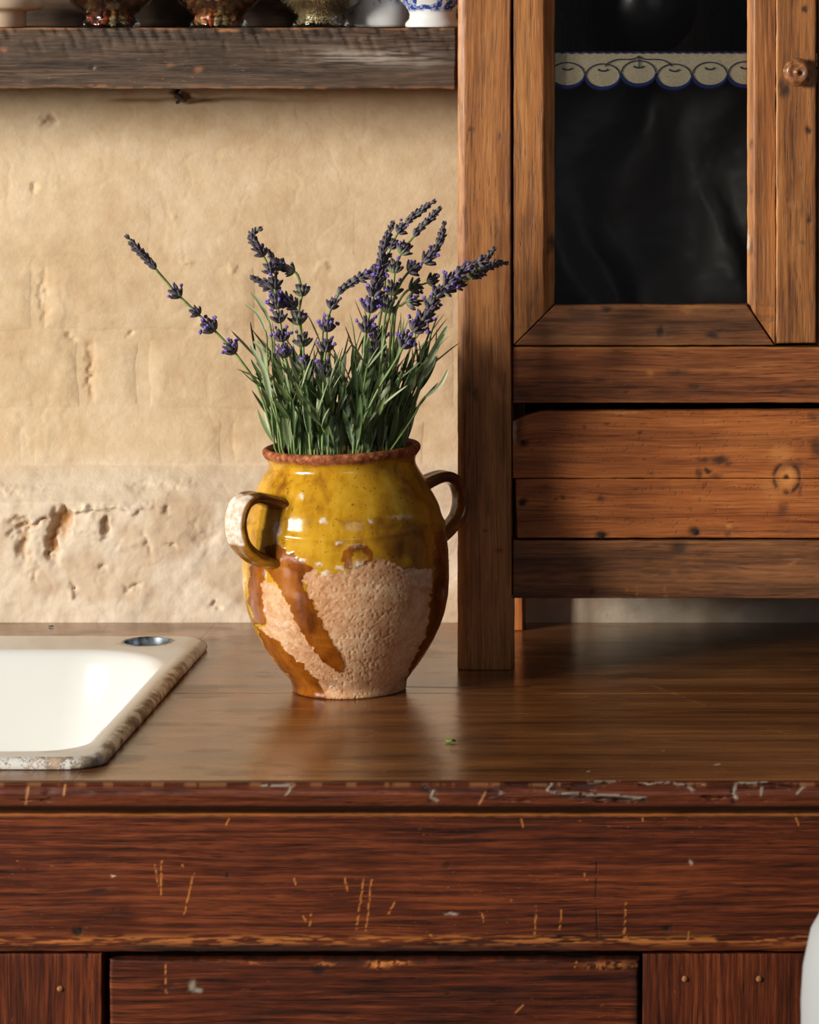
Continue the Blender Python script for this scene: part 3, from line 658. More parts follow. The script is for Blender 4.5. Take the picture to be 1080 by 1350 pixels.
def door(x0, x1, left):
    """x0,x1 outer px edges; glazed door with mitred frame"""
    d = board('door', [(xp(x0+3 if left else x0+3), zp(-640)), (xp(x1-3), zp(-640)), (xp(x1-3), zp(-650)), (xp(x0+3), zp(-650))], YC+.0235, .003, M['pine'], cb, res=.05)
    Yd = YC+.003; sw = 54 if left else 38; sr = 38 if left else 54
    if not left: sw, sr = 38, 54
    H = -652; h2 = H+54
    q = lambda pts: [(xp(x), zp(y)) for x, y in pts]
    bvl = lambda U, Vv: -.010*ss(xp(x0+sw-15), xp(x0+sw-13), U)*np.clip((U-xp(x0+sw-15))/(xp(x0+sw)-xp(x0+sw-15)), 0, 1)
    bvr = lambda U, Vv: -.008*np.clip((xp(x1-sr+10)-U)/(xp(x1-sr+10)-xp(x1-sr)), 0, 1)
    board('door_stile', q([(x0, 455.5), (x0+sw, 402), (x0+sw, h2), (x0, H)]), Yd, .02, M['pine'], d, grain='v', res=.0022 if left else .008, rnd=.0014, marks=door_marks, nfun=bvl)
    board('door_stile', q([(x1-sr, 401), (x1, 455.5), (x1, H), (x1-sr, h2)]), Yd, .02, M['pine'], d, grain='v', res=.0022 if left else .008, rnd=.0012, marks=door_marks, nfun=bvr)
    board('door_rail', q([(x0+1, 456), (x1-1, 456), (x1-sr-.5, 401.5), (x0+sw+.5, 402.5)]), Yd+.0003, .02, M['pine_dark'] if left else M['pine'], d, res=.0022 if left else .008, rnd=.0018, marks=door_marks)
    board('door_rail', q([(x0+sw, h2), (x1-sr, h2), (x1, H), (x0, H)]), Yd, .02, M['pine'], d, res=.01, rnd=.002)
    gx0, gx1 = xp(x0+sw-4), xp(x1-sr+4); gz0, gz1 = zp(407), zp(h2-4)
    X, Z = np.meshgrid(np.linspace(gx0, gx1, 50), np.linspace(gz0, gz1, 90))
    Yg = YC+.0145+.0012*(fbm(X*9, Z*6, 201, 3)-.5)
    F = np.stack([X, Yg, Z], -1).reshape(-1, 3); n = len(F)
    V = np.concatenate([F, F+np.array([0, .0025, 0])]); qq = gridq(50, 90)
    mesh_np('glass_pane', V, np.concatenate([qq, qq[:, ::-1]+n]), M['pane'], d, sharp=None)
    return d
def thinglass(name, tint, rough=.02, refl=1.0, ior=1.5):
    m = NT(name); tr = m.n('ShaderNodeBsdfTransparent'); tr.inputs[0].default_value = tint
    gl = m.n('ShaderNodeBsdfGlossy'); gl.inputs['Roughness'].default_value = rough
    fr = m.n('ShaderNodeFresnel'); fr.inputs[0].default_value = ior
    mx = m.n('ShaderNodeMixShader'); m.l(m.math('MULTIPLY', fr.outputs[0], refl), mx.inputs[0]); m.l(tr.outputs[0], mx.inputs[1]); m.l(gl.outputs[0], mx.inputs[2])
    m.l(mx.outputs[0], m.out.inputs[0]); return m.m
M['pane'] = thinglass('old_window_glass', (.97, .97, .97, 1), .04, .8)
M['jarglass'] = thinglass('jar_glass', (.96, .98, .97, 1), .03, .8)
dl = door(676.5, 1023, True)
dR = door(1078, 1424, False)
def astr_marks(PX, PY):
    R = spots(PX, PY, [(1062, 12, 4, 5, 1), (1066, 172, 5, 6, .95), (1067, 290, 4, 6, .9), (1035, 120, 8, 9, .8), (1030, 112, 6, 8, .7), (1060, 320, 6, 3, .4), (1040, 255, 3, 20, .35)])
    R = np.maximum(R, .3*ss(.58, .72, fbm(PX/3.5, PY/50, 104, 3))); R = np.maximum(R, ss(1070, 1077, PX)*.3)
    return R, ss(1027.5, 1024.5, PX)*.5*ss(.3, .6, fbm(PX/4, PY/30, 105, 2))+spots(PX, PY, [(1045, 330, 6, 22, .2), (1048, 270, 10, 5, .2)]), 0*PX
YS = YC-.008
board('astragal', [(xp(1023, YS), zp(453, YS)), (xp(1077, YS), zp(453, YS)), (xp(1077, YS), zp(-650, YS)), (xp(1023, YS), zp(-650, YS))], YS, .0105, M['pine'], dl, grain='v', res=.002, rnd=.0022, wob=.0009, marks=astr_marks)
kc = P(1051.5, 95, YS-.0005)
kn = lathe('knob', [(.0001, .0150), (.0020, .0148), (.0027, .0140), (.0030, .0128), (.0040, .0122), (.0060, .0128), (.0080, .0140), (.0095, .0142), (.0110, .0135), (.0125, .0118), (.0141, .0104), (.0149, .0085), (.0146, .0062), (.0125, .0040), (.0100, .0025), (.0098, -.001)], kc, None or simple('turned_knob_wood', (150, 98, 60), .38, var=.3, bscale=180, coat=.3), dl, n=48, axis='y')
lathe('knob_screw', [(.0001, .0158), (.0012, .0157), (.0016, .0150), (.0017, .0140)], kc, simple('brass_pin', (120, 84, 48), .3, 1), kn, n=16, axis='y') if False else None
sc_ = lathe('knob_screw', [(.0001, .0160), (.0012, .0158), (.0017, .0150), (.0018, .0138)], kc, simple('brass_pin', (120, 84, 48), .35, .8), None, n=16, axis='y', origin=kc)
sc_.parent = dl
sc_.location = Vector(kc)-Vector(cb.location)
# carcass
box('side_panel', xL+.012, xL+.024, YC+.0505, 3.7115, zp(790), Hh, M['pine_dark'], cb, grain='v')
box('side_panel', xR-.024, xR-.012, YC+.0505, 3.7115, zp(790), Hh, M['pine_dark'], cb, grain='v')
box('back_panel', xL+.0540, xR-.0540, 3.722, 3.734, zp(790), Hh, M['inside'], cb, grain='v')
box('cabinet_floor', xL+.0585, xR-.0585, YC+.0345, 3.7215, zp(458)-.012, zp(458), M['inside'], cb)
box('bottom_board', xL+.0585, xR-.0585, YC+.0345, 3.7215, zp(790), zp(790)+.012, M['inside'], cb)
YSH = YC+.0255
zsh = zp(68, YSH)
box('cabinet_shelf', xL+.0585, xR-.0585, YSH+.003, 3.7215, zsh-.014, zsh, M['inside'], cb)
box('cabinet_shelf', xL+.0585, xR-.0585, YSH+.003, 3.7215, zsh+.286, zsh+.30, M['inside'], cb)
box('top_rail', ra, rb, YR, YR+.03, zp(-655), Hh, M['pine'], cb)
box('cornice', xL-.02, xR+.02, YC-.02, 3.76, Hh, Hh+.03, M['pine'], cb)

# embroidered shelf edging with cherries
ed = thing('shelf_edging', 'cream cloth shelf edging embroidered with blue-outlined cherries, behind the cabinet glass', 'shelf edging', (xp(850), YSH, zsh-.03))
YE = YSH-.0005
M['linen'] = simple('cream_linen', (246, 226, 188), .9, bump=.0004, bscale=900, var=.12)
M['bluethread'] = simple('blue_thread', (36, 52, 120), .8)
M['bluethin'] = simple('dark_blue_thread', (46, 60, 100), .8)
e0, e1 = xp(690, YE), rb-.004
pxs = np.arange(PXo(e0, YE), PXo(e1, YE), 1.0)
def scal(px):
    k = ((px-748+23.5) % 47)-23.5; j = np.round((px-748)/47)
    cy = 98+2.5*np.sin(j*2.4); return cy+17.5*np.sqrt(np.maximum(0, 1-(k/24.5)**2)*1.0)-1, k, cy
bot, kk, _ = scal(pxs); topy = 69.5-1.6*np.abs(np.sin((pxs-730)/11.7*math.pi))+1.0
V = []; n = len(pxs)
rows = np.linspace(0, 1, 9)
bul = .0012*np.sin(pxs/47*2*math.pi)
for r in rows:
    py = topy+(bot-topy)*r
    V.append(np.stack([xp(pxs, YE), YE-.001*r+bul*r*.5, zp(py, YE)], -1))
F = np.concatenate(V); nn = len(F); V = np.concatenate([F, F+np.array([0, .0008, 0])])
qf = gridq(n, 9)[:, ::-1]
mesh_np('cloth_band', V, np.concatenate([qf, qf[:, ::-1]+nn]), M['linen'], ed, sharp=None)
def thread(name, pts, r, mat, lift=.0012):
    P3 = [Vector(P(x, y, YE-lift-.0005)) for x, y in pts]; v, q, pl = tube(P3, r, 6)
    return mesh_np(name, v, q, mat, ed, polys=pl)
def arc(cx, cy, rx, ry, a0, a1, n=16): return [(cx+rx*math.cos(math.radians(a0+(a1-a0)*i/n)), cy+ry*math.sin(math.radians(a0+(a1-a0)*i/n))) for i in range(n+1)]
thread('top_stitching', [(float(x), float(y)-.3) for x, y in zip(pxs, topy)], .0008, M['bluethread'])
j0 = int(round((PXo(e0, YE)-748)/47)); j1 = int(round((min(PXo(e1, YE), 1400)-748)/47))
for j in range(j0+1, j1):
    cx = 748+47*j; cy = 98+2.5*math.sin(j*2.4)
    o = thread('cherry_outline', arc(cx, cy, 22.5, 15.5, 180, 360, 20), .0006, M['bluethin'])
    v = [];  pts = arc(cx, cy+.6, 23, 16.5, 0, 180, 22)
    P3 = [Vector(P(x, y, YE-.0017)) for x, y in pts]; rad = [.0007+.0016*math.sin(math.pi*i/22)**.6 for i in range(23)]
    vv, q, pl = tube(P3, rad, 6); mesh_np('cherry_edge', vv, q, M['bluethread'], ed, polys=pl)
    thread('cherry_stem', arc(cx, cy-10, 7, 4, 20, 160, 8), .0008, M['bluethin'])
    if j % 4 == 2:
        thread('cherry_stem', [(cx, 74), (cx+1, 80), (cx, cy-6)], .00055, M['bluethin'])
        for s in (-1, 1):
            pts = spline([(cx, 74, 0), (cx+s*8, 78, 0), (cx+s*28, 78.5, 0), (cx+s*40, 83, 0), (cx+s*44, cy-8, 0)], 5)
            thread('cherry_stem', [(p.x, p.y) for p in pts], .0006, M['bluethin'])
# things inside the cabinet
bowl = lathe('bowl', [(.0001, .0), (.022, .0), (.030, .004), (.046, .022), (.053, .045), (.050, .075), (.044, .085), (.041, .084), (.047, .073), (.049, .045), (.04, .022), (.0001, .008)], (xp(855, 3.60), 3.60, zsh), simple('black_glaze', (16, 14, 14), .35), None, n=48, origin=(xp(855, 3.60), 3.60, zsh))
tag(bowl, 'rounded black bowl on the shelf behind the cabinet glass', 'bowl')
def reflection_drape():  # added cloth, its grey folds stand in for reflections in the pane
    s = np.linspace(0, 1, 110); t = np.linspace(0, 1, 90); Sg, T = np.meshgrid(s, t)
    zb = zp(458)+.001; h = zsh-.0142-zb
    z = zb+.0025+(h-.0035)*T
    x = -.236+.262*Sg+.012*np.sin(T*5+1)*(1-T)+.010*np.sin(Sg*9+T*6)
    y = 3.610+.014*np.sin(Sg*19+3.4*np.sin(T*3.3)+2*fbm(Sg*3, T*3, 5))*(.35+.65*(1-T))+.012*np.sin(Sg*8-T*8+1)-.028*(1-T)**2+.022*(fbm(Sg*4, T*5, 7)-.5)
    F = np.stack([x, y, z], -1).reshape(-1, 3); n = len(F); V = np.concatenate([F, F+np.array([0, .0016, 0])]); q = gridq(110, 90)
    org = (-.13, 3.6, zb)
    o = mesh_np('cloth', V, np.concatenate([q, q[:, ::-1]+n]), simple('grey_reflection_cloth', (74, 71, 68), .6), None, sharp=None, origin=org)
    tag(o, 'crumpled dark grey cloth added to stand in for glass reflections, below the embroidered edging', 'cloth')
reflection_drape()

# ------------------------------------------------------------------ wall shelf
YH = 3.60
sh = thing('wall_shelf', 'thick weathered grey-brown wooden shelf on the wall, left of the cabinet', 'shelf', (-.7, 3.7, CZ-.07))
def shelf_marks(PX, PY):
    d = PX*.5-PY*1.2+5*vn(PX/18, PY/30, 4)
    saw = ss(.72, .95, np.abs(np.sin((PX+PY*-.45+6*vn(PX/40, PY/40, 8))/5.2)))*ss(.42, .62, fbm(PX/16, PY/14, 106, 3))*ss(70, 44, PY)
    R = np.maximum(saw*.5, .25*ss(.55, .72, fbm(PX/40, PY/6, 107, 4)))
    R = np.maximum(R, spots(PX, PY, [(335, 42, 12, 5, .8), (120, 88, 5, 4, .5)]))
    G = np.maximum(ss(40.5, 37, PY+2.0*(vn(PX/25, 0*PX, 3)-.5))*.75*ss(.25, .5, fbm(PX/40, PY*0, 108, 3)), ss(112, 116, PY)*.4*ss(.4, .6, fbm(PX/20, PY*0, 109, 3)))  # top-lit upper arris painted lighter; lower edge lightened as well
    G = np.maximum(G, spots(PX, PY, [(300, 40, 14, 2.5, .9), (262, 92, 6, 3, .5), (225, 86, 5, 3, .4), (4, 66, 6, 3, .5), (130, 114, 16, 2, .6)]))
    B = (np.exp(-((PX-490)/95)**4)*np.exp(-((PY-76-.03*(PX-490))/10)**2))*ss(.38, .62, fbm(PX/45, PY/1.8, 110, 3))*.9
    B = np.maximum(B, spots(PX, PY, [(125, 89, 1.5, 2, .7), (65, 104, 1, 1, .8), (126, 101, 2, 1, .4)]))
    return R, G, B
def shn(U, Vv): return .0016*(fbm(U*25, Vv*120, 111, 4)-.5)-.0012*ss(.6, .95, np.abs(np.sin((PXo(U, YH)-.45*PYo(Vv, YH))/5.2)))*ss(1.53, 1.56, Vv)*ss(.42, .62, fbm(U*75, Vv*85, 106, 3))
board('shelf_board', [(-1.45, zp(116, YH)), (-.3262, zp(118, YH)), (-.3262, zp(36.5, YH)), (-1.45, zp(35.5, YH))], YH, YW-YH-.012, M['grey'], sh, res=.0016, rnd=.0016, wob=.0012, marks=shelf_marks, nfun=shn)
zt = zp(36, YH)
box('back_board', -1.45, -.3262, 3.76, 3.772, zt+.0006, zt+.28, M['inside'], sh)
box('upper_board', -1.45, -.3262, YH, 3.775, zt+.281, zt+.32, M['grey'], sh)
box('shelf_end', -1.475, -1.4515, YH, 3.795, zp(117, YH), zt+.32, M['grey'], sh, grain='v')
# old bent nail in the wall under the shelf
pts = [P(236, 118, 3.792), P(232, 123, 3.786), P(240, 129, 3.783), P(234, 135, 3.80)]
v, q, pl = tube(spline(pts, 5), .0022, 8)
tag(mesh_np('bent_nail', v, q, M['hole'], None, polys=pl, origin=pts[0]), 'small bent rusty nail in the wall just under the shelf', 'nail')

# jars, bowls and vases on the shelf
def at_shelf(px, Y=3.68): return (xp(px, Y), Y, zt+.0002)
JB = [(.0001, .0), (.031, .0), (.0322, .0025), (.031, .006), (.0275, .009), (.0275, .012), (.034, .018), (.044, .027), (.0510, .040), (.0535, .056), (.0520, .074), (.0460, .090), (.038, .100), (.0345, .104), (.0345, .116)]
JI = [(.0325, .116), (.0325, .105), (.036, .099), (.044, .089), (.0498, .073), (.0513, .056), (.0488, .040), (.0415, .0285), (.0315, .0195), (.0252, .013), (.0252, .0095), (.0285, .0065), (.028, .004), (.0001, .0038)]
def make_jar(c, label):
    t = thing('glass_jar', label, 'jar', c, 'footed glass jars on the shelf')
    lathe('jar_body', JB+JI, c, M['jarglass'], t, n=56)
    lathe('lid', [(.0001, .117), (.030, .117), (.036, .1175), (.037, .120), (.036, .128), (.0001, .131)], c, simple('cork', (170, 125, 84), .8, var=.2), t, n=32)
    return t
def nutmesh(k, size):
    bm = bmesh.new(); bmesh.ops.create_icosphere(bm, subdivisions=2, radius=1)
    for v in bm.verts:
        p = v.co; f = 1+.32*math.sin(p.x*5+k)*math.sin(p.y*6+k*2)+.15*math.sin(p.z*9+k*3)
        v.co = Vector((p.x*f*1.0, p.y*f*.72, p.z*f*.62))*size
    me = bpy.data.meshes.new('nut'); bm.to_mesh(me); bm.free()
    me.polygons.foreach_set('use_smooth', [True]*len(me.polygons)); return me
nut_mats = [simple('pale_walnut', (226, 184, 128), .5, var=.35, bscale=250), simple('tan_nut', (206, 126, 70), .45, var=.35, bscale=250), simple('red_brown_nut', (158, 64, 34), .4, var=.35, bscale=250), simple('dark_nut', (100, 42, 26), .4, var=.4, bscale=250)]
def rin(z): return float(np.interp(z, [.0045, .0065, .0095, .013, .0195, .0285, .040, .056, .073], [.0275, .0285, .0252, .0252, .0315, .0415, .0488, .0513, .0498]))
def fill(c, size, mats, gname, label, seed, ztop=.046):
    r = random.Random(seed); meshes = []
    for mt in mats:
        for k in range(2):
            me = nutmesh(k+seed, size*(1+.15*k)); me.materials.append(mt); meshes.append(me)
    z = .0045+size*.6; i = 0
    while z < ztop:
        R = rin(z-size*.4)-size*1.1; n = max(4, int(2*math.pi*R/(size*1.55)))
        rings = [(R, n)]+([(R-size*1.6, max(4, int(2*math.pi*(R-size*1.6)/(size*1.6))))] if z+size*1.3 >= ztop else [])
        for RR, nn in rings:
            for j in range(nn):
                a = 2*math.pi*(j+.5*(i % 2)+r.uniform(-.2, .2))/nn; o = bpy.data.objects.new('nut', r.choice(meshes)); COL.objects.link(o)
                o.location = (c[0]+RR*math.cos(a), c[1]+RR*math.sin(a), c[2]+z+r.uniform(-.001, .001)); o.rotation_euler = (r.uniform(0, 6), r.uniform(0, 6), r.uniform(0, 6))
                tag(o, label, 'nut', gname)
        z += size*1.25; i += 1
c1 = at_shelf(146.5); c2 = at_shelf(288); c3 = at_shelf(423)
make_jar(c1, 'footed glass jar of dark mixed nuts, leftmost jar on the shelf')
make_jar(c2, 'footed glass jar of reddish nuts, middle of the three jars')
make_jar(c3, 'footed glass jar filled with beige seeds, nearest the blue-and-white vase')
fill(c1, .0058, [nut_mats[0], nut_mats[1], nut_mats[2], nut_mats[3], nut_mats[3]], 'nuts in the leftmost jar', 'small wrinkled brown nut in the leftmost glass jar on the shelf', 3)
fill(c2, .0050, [nut_mats[0], nut_mats[1], nut_mats[1], nut_mats[2]], 'nuts in the middle jar', 'small wrinkled reddish nut in the middle glass jar on the shelf', 5)
def seeds(c):
    r = random.Random(9); base = bmesh.new(); bmesh.ops.create_icosphere(base, subdivisions=1, radius=1)
    bv = np.array([v.co[:] for v in base.verts])*np.array([.0034, .0015, .0012]); bf = [[v.index for v in f.verts] for f in base.faces]; base.free()
    V = []; Fp = []; z = .0058
    def put(x, y, zz):
        q = Quaternion((r.gauss(0, 1), r.gauss(0, 1), r.gauss(0, 1), r.gauss(0, 1))).normalized().to_matrix()
        o = len(V)*12; V.append(bv@np.array(q).T+np.array([c[0]+x, c[1]+y, c[2]+zz])); Fp.extend([[i+o for i in f] for f in bf])
    while z < .050:
        R = rin(z)-.0030; n = int(2*math.pi*R/.0027)
        for j in range(n): a = 2*math.pi*(j+r.random())/n; rr = R-r.random()*.002; put(rr*math.cos(a), rr*math.sin(a), z)
        z += .0016
    R0 = rin(.05)-.003
    for _ in range(1500): a = r.random()*6.283; rr = R0*math.sqrt(r.random()); put(rr*math.cos(a), rr*math.sin(a), .050+r.uniform(-.001, .0015))
    V = np.concatenate(V)
    o = mesh_np('seeds', V, np.zeros((0, 4), int), simple('beige_seeds', (214, 190, 146), .5, var=.35, bscale=300), None, polys=Fp, origin=c, smooth=True, sharp=None)
    tag(o, 'beige striped seeds filling the jar nearest the blue-and-white vase', 'seeds', None, 'stuff')
seeds(c3)
M['cream_pot'] = simple('cream_stoneware', (205, 182, 156), .4, var=.08, bscale=20)
c0 = at_shelf(-2, 3.665)
lathe('dish', [(.0001, 0), (.0290, 0), (.0302, .002), (.0298, .014), (.031, .0175), (.046, .0195), (.049, .022), (.049, .030), (.047, .033), (.030, .034), (.0001, .034)], c0, M['cream_pot'], None, n=64, origin=c0)
tag(bpy.data.objects['dish'], 'cream stoneware dish on a narrow foot, far left end of the shelf', 'dish')
# porcelain with blue decoration painted as its own colour
def porcelain(name, zlo, scale, thr):
    m = NT(name); tc = m.n('ShaderNodeTexCoord').outputs['Object']; x, y, z = m.sep(tc)
    n = m.noise(tc, scale, 3, .55, 1.2); n2 = m.noise(tc, scale*3.5, 2, .5, 1.0)
    k = m.math('MULTIPLY', m.ramp(n, [(thr, 0.), (thr+.04, 1.)]), m.ramp(n2, [(.36, .35), (.5, 1.)]))
    k = m.math('MULTIPLY', k, m.ramp(z, [(max(0, zlo), 0.), (zlo+.002, 1.)]))
    m.l(m.mix(k, srgb(228, 230, 230), srgb(42, 74, 158)), m.b.inputs['Base Color']); m.b.inputs['Roughness'].default_value = .12
    return m.m
cv = (xp(571, 3.655), 3.655, zt+.0002)
v_ = lathe('vase', [(.0001, 0), (.0295, 0), (.0305, .0015), (.0300, .0045), (.0262, .009), (.0255, .014), (.0275, .019), (.034, .027), (.042, .040), (.046, .060), (.044, .085), (.034, .105), (.024, .118), (.022, .135), (.027, .142), (.025, .142), (.020, .134), (.0001, .12)], cv, porcelain('blue_white_porcelain', .0175, 62, .44), None, n=64, origin=cv)
tag(v_, 'blue-and-white porcelain vase on a white foot, at the cabinet end of the shelf', 'vase')
cbw = (xp(505, 3.722), 3.722, zt+.0002)
v_ = lathe('bowl', [(.0001, 0), (.030, 0), (.033, .003), (.0335, .03), (.0335, .06), (.036, .085), (.034, .085), (.0315, .06), (.0315, .01), (.0001, .006)], cbw, porcelain('white_ceramic_blue_spots', .026, 95, .56), None, n=64, origin=cbw)
tag(v_, 'pale grey-white ceramic bowl with small blue spots, behind the porcelain vase', 'bowl')
print('PART2', flush=True)
# ------------------------------------------------------------------ glazed confit pot
def potmat():
    m = NT('ochre_glaze_over_clay'); mk = m.attr('mk').outputs['Color']; s = m.n('ShaderNodeSeparateColor'); m.l(mk, s.inputs[0])
    mk2 = m.attr('mk2').outputs['Color']; s2 = m.n('ShaderNodeSeparateColor'); m.l(mk2, s2.inputs[0])
    tc = m.n('ShaderNodeTexCoord').outputs['Object']
    n1 = m.noise(tc, 22, 5, .6, .6); n2 = m.noise(tc, 150, 5, .65); n3 = m.noise(tc, 1000, 3, .6); n4 = m.noise(m.vmul(tc, (1, 1, .35)), 60, 4, .6)
    f = m.math('MULTIPLY_ADD', n4, .5, m.math('MULTIPLY', n1, .5))
    yel = m.ramp(f, [(.36, srgb(150, 98, 22)), (.5, srgb(198, 146, 30)), (.64, srgb(216, 172, 54))])
    amb = m.ramp(f, [(.36, srgb(92, 44, 10)), (.5, srgb(142, 76, 18)), (.66, srgb(172, 104, 32))])
    c = m.mix(s.outputs[1], yel, amb)
    c = m.mix(s2.outputs[0], c, m.ramp(f, [(.38, srgb(84, 42, 14)), (.64, srgb(150, 88, 28))]))
    sp = m.ramp(m.noise(tc, 330, 2, .5), [(.655, 0.), (.70, 1.)])
    c = m.mix(m.math('MULTIPLY', sp, .65), c, srgb(80, 42, 16))
    cl = m.ramp(m.math('MULTIPLY_ADD', n2, .5, m.math('MULTIPLY', n1, .55)), [(.40, srgb(186, 132, 94)), (.53, srgb(214, 166, 124)), (.66, srgb(232, 194, 156))])
    c = m.mix(s.outputs[0], c, cl)
    c = m.mix(s2.outputs[1], c, m.ramp(n2, [(.36, srgb(112, 58, 34)), (.55, srgb(168, 98, 62)), (.68, srgb(198, 134, 98))]))
    c = m.mix(s.outputs[2], c, m.ramp(n2, [(.4, srgb(206, 180, 156)), (.6, srgb(236, 228, 216))]))
    m.l(c, m.b.inputs['Base Color'])
    mat = m.math('MAXIMUM', m.math('MAXIMUM', s.outputs[0], s2.outputs[1]), m.math('MULTIPLY', s.outputs[2], .6))
    r = m.math('MULTIPLY_ADD', mat, .62, m.math('MULTIPLY_ADD', n2, .16, .08)); m.l(r, m.b.inputs['Roughness'])
    m.l(m.math('MULTIPLY_ADD', mat, -.35, .5), m.b.inputs['Specular IOR Level'])
    h = m.math('MULTIPLY_ADD', m.math('MULTIPLY', n3, mat), .7, m.math('MULTIPLY', n1, .5))
    h = m.math('MULTIPLY_ADD', m.math('MULTIPLY', n2, mat), .35, h)
    h = m.math('MULTIPLY_ADD', n2, .12, h)
    m.l(m.bump(h, .8, .0009), m.b.inputs['Normal'])
    return m.m
M['pot'] = potmat()
PY0 = 3.389; SC = FPX/PY0
potX = (461-VX)/SC
pt = thing('earthenware_pot', 'two-handled yellow-glazed earthenware pot with bare clay lower half, holding lavender', 'pot', (potX, PY0, TOP))
def pcx(py): return (461-11*(905-py)/320-VX)/SC
def cpoly(l): return [(270+x/3, 560+y/3) for x, y in l]
CLAY = cpoly([(378, 616), (400, 590), (430, 566), (452, 590), (480, 594), (510, 590), (545, 584), (570, 574), (596, 566), (626, 560), (660, 542), (700, 532), (745, 542), (775, 560), (800, 572), (850, 566), (895, 572), (901, 640), (893, 700), (884, 790), (862, 860), (822, 930), (798, 1000), (790, 1100), (492, 1100), (470, 1050), (430, 990), (380, 940), (330, 905), (290, 855), (252, 838), (215, 800), (244, 800), (244, 770), (228, 700), (222, 622), (262, 618), (300, 655), (330, 700), (352, 765), (400, 850), (460, 935), (512, 972), (546, 976), (546, 930), (520, 880), (486, 820), (455, 760), (436, 710), (412, 680), (405, 640)])
STRIPE = cpoly([(236, 484), (290, 468), (370, 528), (432, 566), (380, 616), (410, 680), (445, 740), (486, 820), (520, 880), (548, 930), (546, 976), (512, 972), (460, 935), (400, 850), (352, 765), (330, 700), (290, 640), (262, 600), (240, 560)])
LOWL = cpoly([(200, 790), (252, 838), (290, 855), (330, 905), (380, 940), (430, 990), (470, 1050), (492, 1100), (340, 1100), (340, 1010), (250, 900)])
LEFT = cpoly([(184, 520), (250, 540), (232, 620), (240, 700), (246, 790), (200, 790), (170, 700)])
RIGHT = cpoly([(905, 420), (960, 420), (960, 760), (800, 1000), (812, 940), (862, 860), (884, 790), (896, 700), (903, 640)])
def pot_masks(px, py, n=1.0):
    wx = px+4.5*(fbm(px/7, py/7, 301, 4)-.5)*2; wy = py+4.5*(fbm(px/7, py/7, 302, 4)-.5)*2
    clay = inpoly(wx, wy, CLAY)*1.0
    amb = (inpoly(wx, wy, STRIPE) | inpoly(wx, wy, LOWL) | inpoly(wx, wy, LEFT))*1.0
    amb = np.maximum(amb, inpoly(wx, wy, RIGHT)*1.0)
    hs = np.hypot((wx-471)/20, (wy-736)/19); horse = ss(1.02, .94, hs)*ss(.45, .72, hs+.25*(wx < 465))*(wy < 752)
    amb = np.maximum(amb, horse*.95)
    br = ss(480, 520, wx)*ss(676, 700, wy)*ss(800, 740, wy)*.62
    br = np.maximum(br, ss(520, 552, wx)*ss(600, 625, wy)*.32)
    br = np.maximum(br, inpoly(wx, wy, RIGHT)*.75)
    pool = np.exp(-((wy-604)/9)**2)*ss(400, 420, wx)*.35+np.exp(-((np.hypot((wx-362)/12, (wy-632)/10)-1)/.25)**2)*.35+np.exp(-((np.hypot((wx-535)/14, (wy-622)/14)-1)/.22)**2)*.5
    line = np.exp(-((wy-687-2*np.sin(wx/22))/2.5)**2)*.4*ss(.4, .6, fbm(px/9, py/9, 306, 2))
    br = np.clip(np.maximum(np.maximum(br, pool), line), 0, 1)*ss(.2, .5, fbm(px/20, py/20, 303, 3))
    wh = spots(wx, wy, [(425, 686, 5, 3.5, 1), (448, 716, 5, 2, .8), (430, 754, 6, 3, .9), (420, 744, 4, 3, .9), (449, 750, 6, 2.5, .8), (474, 743, 5, 4, .9), (400, 738, 4, 3, .7), (365, 700, 4, 16, .75), (398, 653, 4, 5, .7), (489, 687, 4, 2, .8), (530, 682, 14, 2, .5), (349, 757, 2, 7, .7), (466, 747, 4, 2.5, .6), (322, 770, 2.5, 18, .6), (377, 833, 4, 2, .9), (368, 823, 8, 3, .4), (350, 800, 2, 10, .35), (440, 905, 8, 3, .4)])
    pale = inpoly(wx, wy, cpoly([(770, 560), (895, 572), (900, 640), (850, 640), (800, 610)]))*.35
    return clay, amb, np.clip(np.maximum(wh, pale*clay), 0, 1), br
